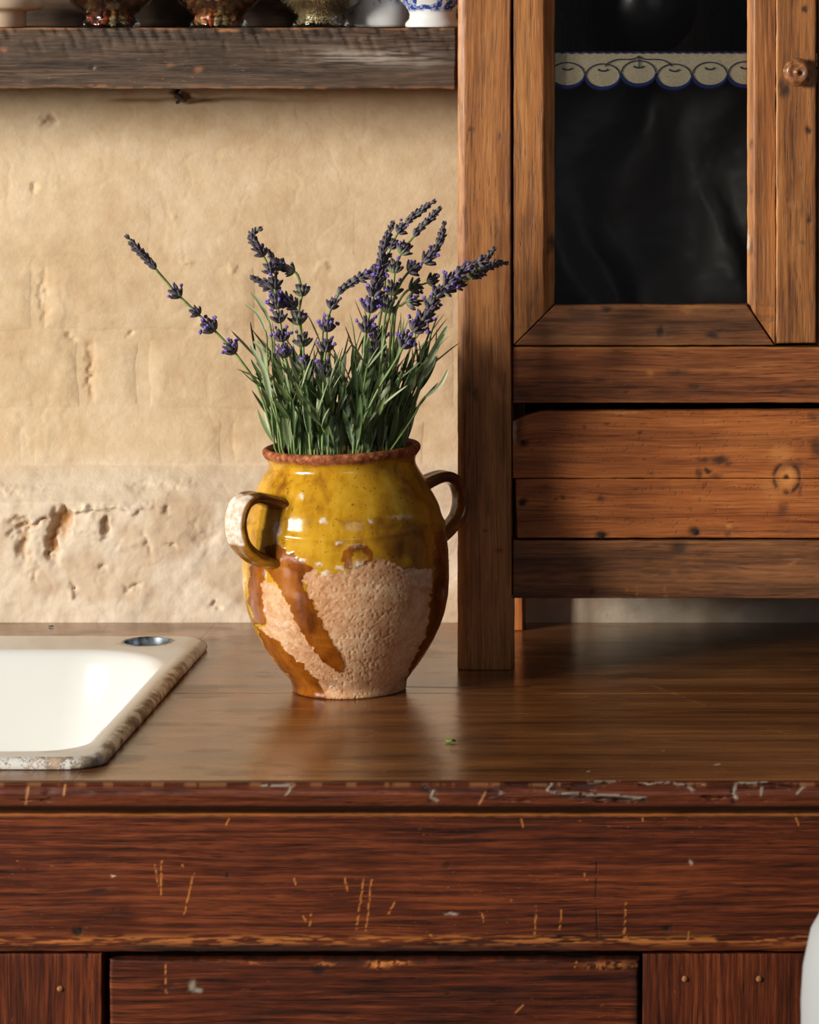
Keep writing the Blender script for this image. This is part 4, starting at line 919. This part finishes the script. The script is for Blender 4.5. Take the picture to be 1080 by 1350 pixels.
def make_pot():
    prof = [(0, 899, 1), (40, 899, 1), (66, 903, 1), (72, 906, 1)]
    out = [(74, 905.5), (75, 903), (74.5, 898), (74.5, 893), (77, 888), (84, 879), (92, 869), (102, 855), (112, 838), (121, 820), (128, 800), (132.5, 780), (134.5, 760), (135, 742), (134.5, 722), (133, 702), (130, 683), (125, 664), (117, 645), (108, 628), (100, 615), (95.5, 606), (95.5, 600), (98, 595), (102, 591), (104, 587), (103, 583), (99.5, 580.5), (95.5, 580.5), (92, 584), (90, 590), (90, 600), (94, 612), (108, 634), (122, 664), (127, 700), (128, 745), (124, 790), (108, 832), (88, 865), (62, 890), (30, 896), (0, 896)]
    pts = [(0, 899), (40, 899), (66, 903), (72, 906)]+out
    # dense resample
    P2 = np.array(pts, float); seg = np.hypot(*np.diff(P2, axis=0).T); L = np.concatenate([[0], np.cumsum(seg)])
    nlen = 420; t = np.concatenate([np.linspace(0, L[4], 10, endpoint=False), np.linspace(L[4], L[4+32], 330, endpoint=False), np.linspace(L[36], L[-1], 50)])
    r = np.interp(t, L, P2[:, 0]); y = np.interp(t, L, P2[:, 1])
    for _ in range(14):
        r[1:-1] = .25*r[:-2]+.5*r[1:-1]+.25*r[2:]; y[1:-1] = .25*y[:-2]+.5*y[1:-1]+.25*y[2:]
    y = y+(905.9-y.max())
    n = 640; a = np.arange(n)*2*math.pi/n; A, R = np.meshgrid(a, r); _, Yp = np.meshgrid(a, y)
    outer = (np.arange(len(t)) >= 10) & (np.arange(len(t)) < 330); outer = outer[:, None]*np.ones_like(A)
    wob = 1+.006*np.sin(A*2+1)+.004*np.sin(A*3+2)
    R = R*wob+1.1*(fbm(np.cos(A)*2+5, np.sin(A)*2+Yp/30, 311, 3)-.5)*outer
    R = R+.45*np.sin(Yp/5.2+.5*np.sin(A*2))*outer*ss(600, 640, Yp)*ss(760, 700, Yp)
    R = R+1.2*np.exp(-((Yp-687-2*np.sin(A*3))/4)**2)*outer
    tilt = 1.6*np.cos(A-math.pi*.05)*ss(640, 585, Yp)     # rim leans up on the right
    X = pcx(Yp)+R/SC*np.cos(A); Yw = PY0+R/SC*np.sin(A); Z = TOP+(905.9-Yp+tilt*1.6)/SC
    px = PXo(X, Yw); py = PYo(Z, Yw)
    clay, amb, wh, br = pot_masks(px, py)
    front = ss(.35, -.05, np.sin(A))                    # the patches sit on the side seen; behind, the glaze runs on unevenly
    bk = ss(.5, .56, fbm(A*2.2, Yp/40, 320, 4)-.0015*(Yp-760)*-1)
    clay = clay*front+(1-front)*bk*ss(690, 760, Yp); amb = amb*front+(1-front)*ss(.5, .6, fbm(A*2, Yp/35, 322, 3)); wh = wh*front; br = br*front+(1-front)*.35
    rimb = ss(600, 595, Yp+3*(fbm(A*9, Yp/9, 307, 3)-.5)*2)
    rm = np.where(outer > 0, rimb, 1.0)*1.0
    rm = np.where((np.arange(len(t)) >= 10)[:, None] & (np.arange(len(t)) < 235)[:, None] | (rm > 0), rm, rm)
    foot = ss(900, 906, Yp)*0; clay = np.where(np.arange(len(t))[:, None] < 10, 1, clay)*(1-rimb*0)
    # bare clay sits a little below the glaze, with a ragged lip
    grit = fbm(px/2.6, py/2.6, 330, 3)
    dr_ = -.55*clay+clay*.35*(grit-.5)-.7*clay*ss(.62, .72, fbm(px/3.4, py/3.4, 331, 2))
    dr_ = dr_+rm*outer*.9*(fbm(A*30, Yp/4, 333, 3)-.5)+.35*amb*(1-clay)
    X = X+dr_/SC*np.cos(A)*outer; Yw = Yw+dr_/SC*np.sin(A)*outer
    mk = np.stack([clay, amb, wh, 1+0*wh], -1).reshape(-1, 4); mk2 = np.stack([br, rm, 0*br, 1+0*br], -1).reshape(-1, 4)
    V = np.stack([X, Yw, Z], -1)
    mesh_np('body', V, gridq(n, len(t), wrapu=True), M['pot'], pt, attrs={'mk': mk, 'mk2': mk2}, sharp=None)
make_pot()
def handle(sgn, th, lab):
    o_ = 5 if sgn < 0 else 7; pts = [(108, 652), (124, 645), (144+o_, 638), (161+o_, 642), (171+o_, 655), (174+o_, 674), (168+o_, 694), (156+o_*.6, 709), (144, 718), (122, 726)]
    c = spline([(r, y, 0) for r, y in pts], 7); d = np.array([sgn*math.cos(th), sgn*math.sin(th)]); tn = np.array([-d[1], d[0]])
    n = 28; V = []; mkl = []; m2 = []
    for i, p in enumerate(c):
        tt = (c[min(i+1, len(c)-1)]-c[max(i-1, 0)]).normalized(); nr = (tt.y, -tt.x)     # in-plane normal
        k = i/(len(c)-1); fl = 1+.45*math.exp(-(k/.12)**2)+.5*math.exp(-((1-k)/.14)**2)
        for j in range(n):
            a = 2*math.pi*j/n; wv = (21 if sgn < 0 else 17)*fl*math.cos(a); th_ = 8.8*fl**.5*math.sin(a)*(1+.32*math.cos(2*a)*0-(.30 if math.sin(a) > 0 else .1)*math.exp(-(math.cos(a)/.35)**2)*1.0)
            rr = p.x+nr[0]*th_; yy = p.y+nr[1]*th_
            ns = .7*(float(vn(i*.35, j*.5, 340))-.5)
            X = pcx(yy)+((rr+ns)*d[0]+wv*tn[0])/SC; Y = PY0+((rr+ns)*d[1]+wv*tn[1])/SC; Z = TOP+(905.9-yy)/SC
            V.append((X, Y, Z))
            outer = 1 if (nr[0]*th_*(1 if p.x > 130 else .5)) > 0 else 0
            nz = float(fbm(i*.16, j*.3, 345, 3)); nz2 = float(fbm(i*.3, j*.5, 346, 2))
            wh = float(ss(.40, .46, nz))*outer*(.30 < k < .66)*(-.75 < math.cos(a) < .8) if sgn < 0 else 0.0
            br = float(ss(.42, .52, nz2))*(.55 if sgn < 0 else .7); top = math.exp(-((k-.22)/.09)**2)
            mkl.append((0, .5 if sgn < 0 else .9, wh, 1)); m2.append((min(1, br+top*.8+(1-outer)*.5), 0, 0, 1))
    mesh_np('handle', V, gridq(n, len(c), wrapu=True), M['pot'], pt, attrs={'mk': mkl, 'mk2': m2}, sharp=None)['label'] = lab
handle(-1, math.radians(47), 'strap handle with white worn glaze'); handle(1, math.radians(37), 'amber-brown strap handle')

# ------------------------------------------------------------------ lavender
def leafmat():
    m = NT('lavender_leaf'); oi = m.n('ShaderNodeObjectInfo'); geo = m.n('ShaderNodeNewGeometry')
    tc = m.n('ShaderNodeTexCoord').outputs['Object']; n = m.noise(m.vmul(tc, (300, 300, 12)), 1, 3)
    a = m.ramp(oi.outputs['Random'], [(.0, srgb(40, 60, 32)), (.5, srgb(66, 92, 48)), (.85, srgb(104, 124, 72)), (1, srgb(150, 164, 118))])
    b = m.ramp(oi.outputs['Random'], [(.0, srgb(116, 132, 92)), (1, srgb(172, 182, 144))])
    c = m.mix(geo.outputs['Backfacing'], a, b)
    c = m.mix(m.math('MULTIPLY', m.ramp(n, [(.42, 0.), (.62, 1.)]), .35), c, srgb(138, 156, 112))
    m.l(c, m.b.inputs['Base Color']); m.b.inputs['Roughness'].default_value = .5
    m.b.inputs['Specular IOR Level'].default_value = .35
    return m.m
M['leaf'] = leafmat()
M['stem'] = simple('green_stem', (122, 146, 82), .5, var=.25, bscale=60)
def calmat():
    m = NT('lavender_calyx'); cc = m.attr('cc').outputs['Color']; tc = m.n('ShaderNodeTexCoord').outputs['Object']
    m.l(cc, m.b.inputs['Base Color']); m.b.inputs['Roughness'].default_value = .7
    return m.m
M['cal'] = calmat()
def leafmesh(k):
    r = random.Random(k); ser = k in (4, 5); n = 24 if ser else 12; V = []; w = 5; V2 = []
    bend = [.10, .28, -.12, .45, .16, .22, .7][k]; tw = r.uniform(-.5, .5)
    for i in range(n+1):
        t = i/n; wd = (math.sin(math.pi*min(1, t*.93+.05))**.7)*(.068 if not ser else .072)
        if ser and i % 2: wd *= .80
        if i == n: wd = .002
        a = bend*t*1.3; y = -bend*t*t*.5; z = t*(1-.12*bend*bend*t)
        for j in range(w):
            s = (j-(w-1)/2)/((w-1)/2); fold = .38*abs(s)*wd-.10*wd*(1-abs(s)); tt = tw*t
            x = s*wd*math.cos(.35); yy = y-fold
            V.append((x*math.cos(tt)-fold*math.sin(tt), yy*1.0, z+(.02*abs(s) if ser and i % 2 == 0 else 0)))
    me = bpy.data.meshes.new('leaf'); me.from_pydata(V, [], gridq(w, n+1).tolist()); me.materials.append(M['leaf'])
    me.polygons.foreach_set('use_smooth', [True]*len(me.polygons)); return me
LEAF = [leafmesh(k) for k in range(7)]
def whorlmesh(k):
    """k: 0-3 open whorls with blossoms, 4-5 tight bud clusters near the tip, 6-7 greener whorls"""
    r = random.Random(k*7+1); V = []; Fq = []; C = []; n_ = 6
    tight = k in (4, 5); green = k >= 6
    def calyx(base, d, ln, rad, c0, c1, c2, tip=True):
        d = d.normalized(); u = d.orthogonal().normalized(); v = d.cross(u); o = len(V)
        pr = [(0, .35), (.18, .85), (.5, 1.0), (.8, .82), (1.0, .5), (1.04, .12)]
        for h, rr in pr:
            for j in range(n_):
                a = 2*math.pi*j/n_; q = rr*rad*(1.15 if j % 2 else .9)
                V.append(base+d*h*ln+(u*math.cos(a)+v*math.sin(a))*q)
                f = h; c = [c0[m]*(1-f)+c1[m]*f if f < .8 else c2[m] for m in range(3)]; s = 1.0 if j % 2 else .62
                C.append((c[0]*s, c[1]*s, c[2]*s, 1))
        for i in range(len(pr)-1):
            for j in range(n_): Fq.append([o+i*n_+j, o+i*n_+(j+1) % n_, o+(i+1)*n_+(j+1) % n_, o+(i+1)*n_+j])
    G0 = srgb(142, 154, 112)[:3] if green else srgb(122, 122, 112)[:3]; G1 = srgb(126, 130, 110)[:3] if green else srgb(106, 98, 112)[:3]; G2 = srgb(84, 72, 92)[:3]
    N = 11 if tight else 20
    for i in range(N):
        tier = 0 if i < N*.6 else 1; a = 2*math.pi*(i*.618+r.uniform(-.04, .04)); ti = math.radians((26 if tight else 46) if tier == 0 else (12 if tight else 20))+r.uniform(-.12, .12)
        d = Vector((math.cos(a)*math.sin(ti), math.sin(a)*math.sin(ti), math.cos(ti)))
        b = Vector((math.cos(a)*.0012, math.sin(a)*.0012, tier*.003-.002)); calyx(b, d, r.uniform(.0076, .0102)*(.85 if tight else 1), r.uniform(.00125, .00165), G0, G1, G2)
        if (not tight) and r.random() < (.17 if k < 3 else .08):
            p = b+d*.0096
            P0 = srgb(112, 90, 176)[:3]
            for q in range(4):
                e = (d+Vector((r.uniform(-1, 1), r.uniform(-1, 1), r.uniform(-.4, 1)))*.9); calyx(p, e, .0030, .0012, P0, P0, srgb(140, 116, 214)[:3])
    me = bpy.data.meshes.new('flower_whorl'); me.from_pydata([tuple(v) for v in V], [], Fq); me.materials.append(M['cal'])
    at = me.attributes.new('cc', 'FLOAT_COLOR', 'POINT'); at.data.foreach_set('color', np.array(C, np.float32).ravel())
    me.polygons.foreach_set('use_smooth', [True]*len(me.polygons)); return me
WH = [whorlmesh(k) for k in range(8)]
def rotq(d, spin=0): return Vector((0, 0, 1)).rotation_difference(Vector(d).normalized()) @ Quaternion((0, 0, 1), spin)
def leafq(axis, az, tilt):
    """leaf pointing along axis tilted outward towards azimuth az; its upper face (-y local) faces the stem"""
    ax = Vector(axis).normalized(); base = rotq(ax); return base @ Quaternion((0, 0, 1), az) @ Quaternion((1, 0, 0), tilt)
LR = random.Random(21)
def add_part(name, me, parent, wloc, q, sc):
    o = bpy.data.objects.new(name, me); COL.objects.link(o); o.parent = parent
    o.location = Vector(wloc)-parent.location; o.rotation_mode = 'QUATERNION'; o.rotation_quaternion = q
    o.scale = sc if hasattr(sc, '__len__') else (sc, sc, sc); return o
RIMZ = TOP+(905.9-583)/SC
POTB = TOP+.012
pcen = Vector((pcx(600), PY0, 0))
def root_pts(p):
    """from where a stem crosses the rim, down into the pot"""
    q = Vector(p); c = pcen.copy(); a = Vector((q.x-c.x, q.y-c.y, 0))
    if a.length > .058: a = a*(.058/a.length)
    q1 = Vector((c.x+a.x, c.y+a.y, RIMZ-.03)); b = a*.35
    return q1, Vector((c.x+b.x, c.y+b.y, POTB+.004))
def sprig(path, wh, yb, yt, label, green=0, dense_to=None, size=1.0, leaves=2):
    """path: photo points tip->rim; wh: explicit whorl positions (px,py,size); depth runs from yt at the tip to yb at the rim"""
    ys = [p[1] for p in path]; n = len(path)
    dd = [0]
    for a, b in zip(path[:-1], path[1:]): dd.append(dd[-1]+math.hypot(b[0]-a[0], b[1]-a[1]))
    L = dd[-1]; W = [Vector(P(p[0], p[1], yt+(yb-yt)*d/L)) for p, d in zip(path, dd)]
    r1, r2 = root_pts(W[-1]); full = spline(W, 5)+[r1, r2]
    t = thing('lavender_sprig', label, 'lavender', tuple(r2), 'flowering lavender sprigs in the pot')
    full = [Vector(f) for f in full]
    v, q, pl = tube([f for f in full], [.0008+.0005*min(1, i/12) for i in range(len(full))], 7)
    mesh_np('stem', v, q, M['stem'], t, polys=pl, sharp=None)
    sp = full[:-2]
    def near(px, py):
        best = min(range(len(sp)), key=lambda i: (PXo(sp[i].x, sp[i].y)-px)**2+(PYo(sp[i].z, sp[i].y)-py)**2)
        a = sp[max(best-1, 0)]-sp[min(best+1, len(sp)-1)]
        return sp[best], a
    lst = []
    if dense_to:
        acc = 0; k = 0; last = -99; cum = 0
        for i in range(len(sp)-1):
            dpx = math.hypot(PXo(sp[i+1].x, sp[i+1].y)-PXo(sp[i].x, sp[i].y), PYo(sp[i+1].z, sp[i+1].y)-PYo(sp[i].z, sp[i].y))
            if cum-last >= 6.8 and cum < dense_to: lst.append((i, cum)); last = cum
            cum += dpx
        for i, c in lst:
            ax = sp[max(i-1, 0)]-sp[i+1]; f = min(1, .60+c/55)
            add_part('flower_whorl', WH[4+(i % 2)] if c < 22 else WH[LR.choice([3, 4, 5, 5] if not green else [6, 7, 4])], t, sp[i], rotq(ax, LR.uniform(0, 6)), .92*f*size)
    for (px, py, s) in wh:
        p, ax = near(px, py); add_part('flower_whorl', WH[LR.choice([6, 7] if green else [0, 1, 2, 2, 3])], t, p-ax.normalized()*.003, rotq(ax, LR.uniform(0, 6)), s*size*1.12)
    # a few paired leaves low on the stem
    m = len(sp)
    for k in range(leaves):
        i = int(m-2-k*2.0); 
        if i < m//2: break
        ax = sp[i-1]-sp[i]
        for s in (0, math.pi): add_part('leaf', LEAF[LR.choice([0, 1, 2])], t, sp[i], leafq(ax, s+LR.uniform(-.5, .5)+k*1.57, LR.uniform(.18, .4)), (.055,)*3 if LR.random() < .5 else (.042,)*3)
    return t
sprig([(169, 314), (182, 329), (196, 344), (208, 358), (220, 372), (233, 387), (258, 411), (278, 431), (306, 460), (312, 468), (337, 504), (352, 546), (363, 590)], [(234, 386, .95), (259, 411, .8), (277, 430, 1.1), (304, 458, 1.0)], 3.37, 3.36, 'long lone lavender sprig leaning far out to the left of the pot', dense_to=56, size=1.0, leaves=1)
sprig([(341, 303), (334, 307), (333, 316), (342, 329), (352, 347), (359, 366), (363, 385), (366, 404), (370, 430), (374, 465), (381, 500), (388, 590)], [(356, 356, .9), (360, 372, 1), (366, 398, 1.05), (369, 421, 1), (371, 443, .95), (375, 463, .9)], 3.330, 3.335, 'lavender sprig with a hooked tip, tallest on the left side of the bunch', dense_to=45)
sprig([(355, 333), (363, 344), (374, 353), (386, 357), (393, 364), (398, 384), (396, 400), (393, 421), (399, 450), (401, 480), (409, 590)], [(398, 384, .9), (393, 421, 1.05), (400, 452, 1.05), (400, 478, 1.1)], 3.322, 3.35, 'grey-green lavender sprig drooping left just behind the hooked one', green=1, dense_to=46)
sprig([(335, 367), (346, 373), (358, 379), (373, 393), (388, 404), (396, 425), (397, 470), (396, 590)], [(374, 390, .9), (386, 402, .9)], 3.35, 3.34, 'dark lavender spike bending left below the hooked tip', dense_to=62, size=1.05)
sprig([(517, 296), (512, 309), (506, 325), (502, 343), (499, 362), (495, 380), (490, 400), (485, 425), (480, 460), (480, 510), (479, 590)], [(500, 350, .95), (499, 365, 1.1), (494, 383, 1.15), (488, 405, 1.15), (483, 432, 1.15)], 3.335, 3.335, 'dense upright purple lavender spike in the middle of the bunch', dense_to=50)
sprig([(570, 267), (556, 277), (543, 287), (528, 302), (517, 322), (510, 345), (507, 380), (503, 410), (498, 445), (500, 490), (502, 590)], [(528, 302, .85), (517, 320, .85), (508, 352, .9), (505, 400, 1.0), (498, 442, 1.1)], 3.39, 3.40, 'topmost lavender sprig, its dark tip leaning right', dense_to=42)
sprig([(578, 277), (567, 288), (556, 299), (545, 312), (532, 329), (526, 340), (521, 353), (518, 382), (511, 405), (506, 430), (504, 480), (510, 590)], [(531, 329, 1), (520, 352, 1.05), (518, 380, 1.1), (517, 406, 1.1)], 3.36, 3.38, 'green-grey lavender sprig leaning right just below the topmost tip', green=1, dense_to=52)
sprig([(585, 297), (582, 313), (575, 327), (564, 341), (553, 349), (542, 356), (533, 366), (525, 380), (518, 400), (508, 440), (500, 500), (490, 590)], [(563, 340, 1.05), (543, 355, 1)], 3.34, 3.36, 'lavender sprig curving right with its tip beside the cabinet post', dense_to=44)
sprig([(512, 338), (500, 350), (486, 361), (466, 371), (450, 383), (441, 398), (434, 414), (431, 430), (430, 457), (427, 491), (425, 590)], [(440, 400, .9), (431, 430, 1.05), (430, 458, 1), (427, 490, 1.15)], 3.322, 3.34, 'lavender sprig arching right over the middle of the bunch', dense_to=84)
sprig([(665, 347), (655, 347), (644, 352), (634, 356), (625, 361), (616, 369), (606, 375), (590, 382), (575, 390), (560, 396), (543, 397), (530, 402), (520, 425), (515, 590)], [(606, 374, .85), (592, 385, .95), (543, 397, 1)], 3.36, 3.34, 'lavender sprig with a green tip crossing in front of the cabinet post', green=1, dense_to=48)
sprig([(650, 330), (643, 338), (635, 345), (620, 350), (605, 361), (592, 373), (579, 386), (569, 403), (561, 418), (549, 431), (534, 452), (524, 472), (498, 515), (480, 555), (470, 592)], [(607, 359, .95), (592, 373, 1.1), (579, 386, 1), (569, 402, 1.05), (561, 419, 1.1), (549, 431, 1.15), (533, 452, 1.1)], 3.320, 3.325, 'longest lavender sprig leaning right, purple tip against the cabinet post', dense_to=52)
sprig([(571, 369), (560, 374), (546, 378), (534, 386), (525, 400), (516, 430), (508, 590)], [(570, 369, .9), (546, 377, 1.0)], 3.38, 3.37, 'short lavender sprig with two round green whorls, right of centre', green=1)
sprig([(497, 452), (497, 465), (498, 500), (501, 590)], [(497, 460, 1.1), (498, 478, 1), (500, 510, .9)], 3.38, 3.38, 'short dark lavender sprig low in the middle of the bunch')

def leafy(base, tip, nl, lens, tilt, labelled='leafy lavender stem without flowers, packed among the others in the pot', r=LR, serr=False, start=.12, mirror=0):
    b = Vector(base); tp = Vector(tip); mid = (b+tp)/2+Vector((b.x-pcen.x, b.y-pcen.y, 0))*-.10
    sp = spline([b, mid, tp], 7); r1, r2 = root_pts(b)
    t = thing('lavender_shoot', labelled, 'lavender', tuple(r2), 'leafy lavender stems in the pot')
    full = [r2, r1]+sp; v, q, pl = tube(full, .0011, 6); mesh_np('stem', v, q, M['stem'], t, polys=pl, sharp=None)
    m = len(sp)
    for k in range(nl):
        f = start+(1-start)*k/max(1, nl-1); i = min(m-2, int(f*(m-1))); ax = sp[i+1]-sp[i]; a0 = k*1.57+r.uniform(-.3, .3)
        L = r.uniform(*lens)*(1-.35*f); ti = r.uniform(*tilt)
        for s in (0, math.pi):
            add_part('leaf', LEAF[r.choice([4, 5] if serr else [0, 1, 2, 0, 1, 3])], t, sp[i], leafq(ax, a0+s, ti), (L*r.uniform(.95, 1.5), L, L))
    return t
# leafy mass filling the mouth
k = 0
for ring, (rad, num) in enumerate([(.016, 7), (.036, 14), (.050, 22), (.063, 30)]):
    for j in range(num):
        a = 2*math.pi*(j+.37*ring)/num+LR.uniform(-.12, .12)
        b = Vector((pcen.x+rad*math.cos(a), pcen.y+rad*math.sin(a), RIMZ-.005))
        side = math.cos(a); h = LR.uniform(.065, .118)*(1.0 if side > -.3 else .9)
        if .1 < side: h *= 1.08
        if math.sin(a) < -.2: h *= .74
        spread = .30 if side > 0 else .22
        tip = b+Vector((rad*spread*math.cos(a)+LR.uniform(-.006, .006)+.008*side, rad*.2*math.sin(a), h))
        leafy(b, tip, 4, (.040, .060), (.10, .45)); k += 1
# leaves that stand clear of the mass on the left and right
def lone(pts, w, yb, label, dark=0, me=0):
    W = [P(x, y, yb) for x, y in pts]; b = Vector(W[-1]); r1, r2 = root_pts(b)
    t = thing('lavender_shoot', label, 'lavender', tuple(r2), 'leafy lavender stems in the pot')
    sp = spline(W[::-1], 6); v, q, pl = tube([r2, r1]+sp[:len(sp)//2+2], .0010, 6); mesh_np('stem', v, q, M['stem'], t, polys=pl, sharp=None)
    sp = sp[len(sp)//2-1:]
    # one long curved blade
    n = len(sp); V = []
    for i, p in enumerate(sp):
        tt = i/(n-1); wd = w*math.sin(math.pi*min(1, tt*.95+.03))**.6; tg = (sp[min(i+1, n-1)]-sp[max(i-1, 0)]).normalized()
        sd_ = tg.cross(Vector((0, -1, 0))).normalized(); nr = Vector((0, -1, 0))
        for j in range(5):
            s = (j-2)/2; V.append(p+sd_*s*wd+nr*(abs(s)*wd*.5))
    mesh_np('leaf', [tuple(x) for x in V], gridq(5, n)[:, ::-1], M['leaf'], t, sharp=None)
    return t
lone([(323, 401), (340, 414), (351, 440), (353, 480), (362, 590)], .0016, 3.35, 'thin leaf curving out left from the lavender bunch, highest of two')
lone([(331, 385), (343, 400), (356, 428), (360, 480), (368, 590)], .0018, 3.36, 'narrow folded leaf beside the hooked lavender sprig')
lone([(334, 450), (346, 463), (352, 500), (364, 540), (372, 592)], .0024, 3.34, 'broad leaf bending left low on the lavender bunch')
lone([(330, 455), (349, 490), (358, 530), (368, 565), (372, 592)], .0028, 3.33, 'second broad leaf at the left edge of the bunch')
lone([(590, 430), (578, 452), (560, 485), (548, 530), (524, 590)], .0030, 3.37, 'broad pointed leaf rising at the right edge of the lavender bunch')
lone([(586, 440), (570, 470), (552, 508), (540, 545), (518, 590)], .0026, 3.35, 'pointed leaf just inside the right edge of the lavender bunch')
lone([(591, 487), (580, 508), (557, 527), (545, 550), (516, 592)], .0019, 3.345, 'thin dark leaf sweeping out low on the right of the lavender')
lone([(574, 467), (570, 482), (558, 502), (548, 530), (526, 592)], .0018, 3.38, 'very thin leaf between the right-hand lavender leaves')
# pale toothed shoots in front
b = P(466, 590, 3.318); leafy(b, P(466, 560, 3.312), 1, (.062, .064), (.10, .30), 'toothed grey-green leaf pair at the front of the lavender', serr=True, start=0)
b = P(478, 590, 3.322); leafy(b, P(486, 548, 3.314), 1, (.055, .058), (.12, .34), 'pale toothed leaf pair right of centre in the lavender', serr=True, start=.2)
b = P(432, 592, 3.318); leafy(b, P(424, 560, 3.312), 2, (.045, .05), (.2, .5), 'grey-green leaf shoot in front, left of centre in the bunch', start=.1)

# ------------------------------------------------------------------ small things
def crumb(name, px, py, Y, sz, label):
    c = Vector(P(px, py, Y)); c.z = TOP+.0002
    bm = bmesh.new(); bmesh.ops.create_icosphere(bm, subdivisions=2, radius=1)
    for v in bm.verts: v.co = Vector((v.co.x*sz*(1+.3*math.sin(v.co.y*5)), v.co.y*sz*.55, max(-.6, v.co.z)*sz*.32+sz*.2+.12*sz*math.sin(v.co.x*4)))
    me = bpy.data.meshes.new(name); bm.to_mesh(me); bm.free(); me.materials.append(simple(name+'_green', (96, 140, 44) if sz > .003 else (50, 62, 40), .5)); o = bpy.data.objects.new(name, me)
    COL.objects.link(o); o.location = c; zmin = min(v.co.z for v in me.vertices); o.location.z = TOP+.0004-zmin
    me.polygons.foreach_set('use_smooth', [True]*len(me.polygons)); tag(o, label, 'leaf')
crumb('leaf_crumb', 594, 979, FPX*.674/(979-VY), .0046, 'tiny bright green leaf crumb on the worktop in front of the pot')
crumb('leaf_scrap', 67, 826, 3.735, .0029, 'tiny dark leaf scrap against the wall behind the sink')
# white jar on a stool in front of the base cabinet
jz = .60; jy = 2.56; rj = .105; jx = xp(1056, jy)+rj
st = thing('stool', 'small wooden stool carrying the white jar, in front of the base cabinet', 'stool', (jx, jy, 0))
lathe('seat', [(.0001, jz-.03), (.13, jz-.03), (.14, jz-.022), (.14, jz-.006), (.132, jz), (.0001, jz)], (jx, jy, 0), M['pine_dark'], st, n=48)
for sx in (-1, 1):
    for sy in (-1, 1):
        v, q, pl = tube([(jx+sx*.07, jy+sy*.07, jz-.0302), (jx+sx*.115, jy+sy*.115, 0)], [.014, .011], 12); mesh_np('leg', v, q, M['pine_dark'], st, polys=pl)
ptz = CZ-(1206-VY)*jy/FPX
hh = ptz-jz+.035
jr = lathe('jar', [(.0001, 0), (rj*.78, 0), (rj*.82, .004), (rj*.93, .08), (rj*.995, hh-.16), (rj, hh-.10), (rj*.985, hh-.075), (rj*.93, hh-.048), (rj*.82, hh-.028), (rj*.62, hh-.010), (rj*.5, hh), (rj*.5, hh+.02), (rj*.54, hh+.026), (rj*.5, hh+.03), (rj*.45, hh+.02), (rj*.45, hh-.01), (rj*.9, hh-.09), (.0001, .01)], (jx, jy, jz+.0003), simple('white_enamel', (168, 172, 174), .5), None, n=64, origin=(jx, jy, jz+.0003))
tag(jr, 'round-shouldered white ceramic jar, blurred at the lower right corner', 'jar')
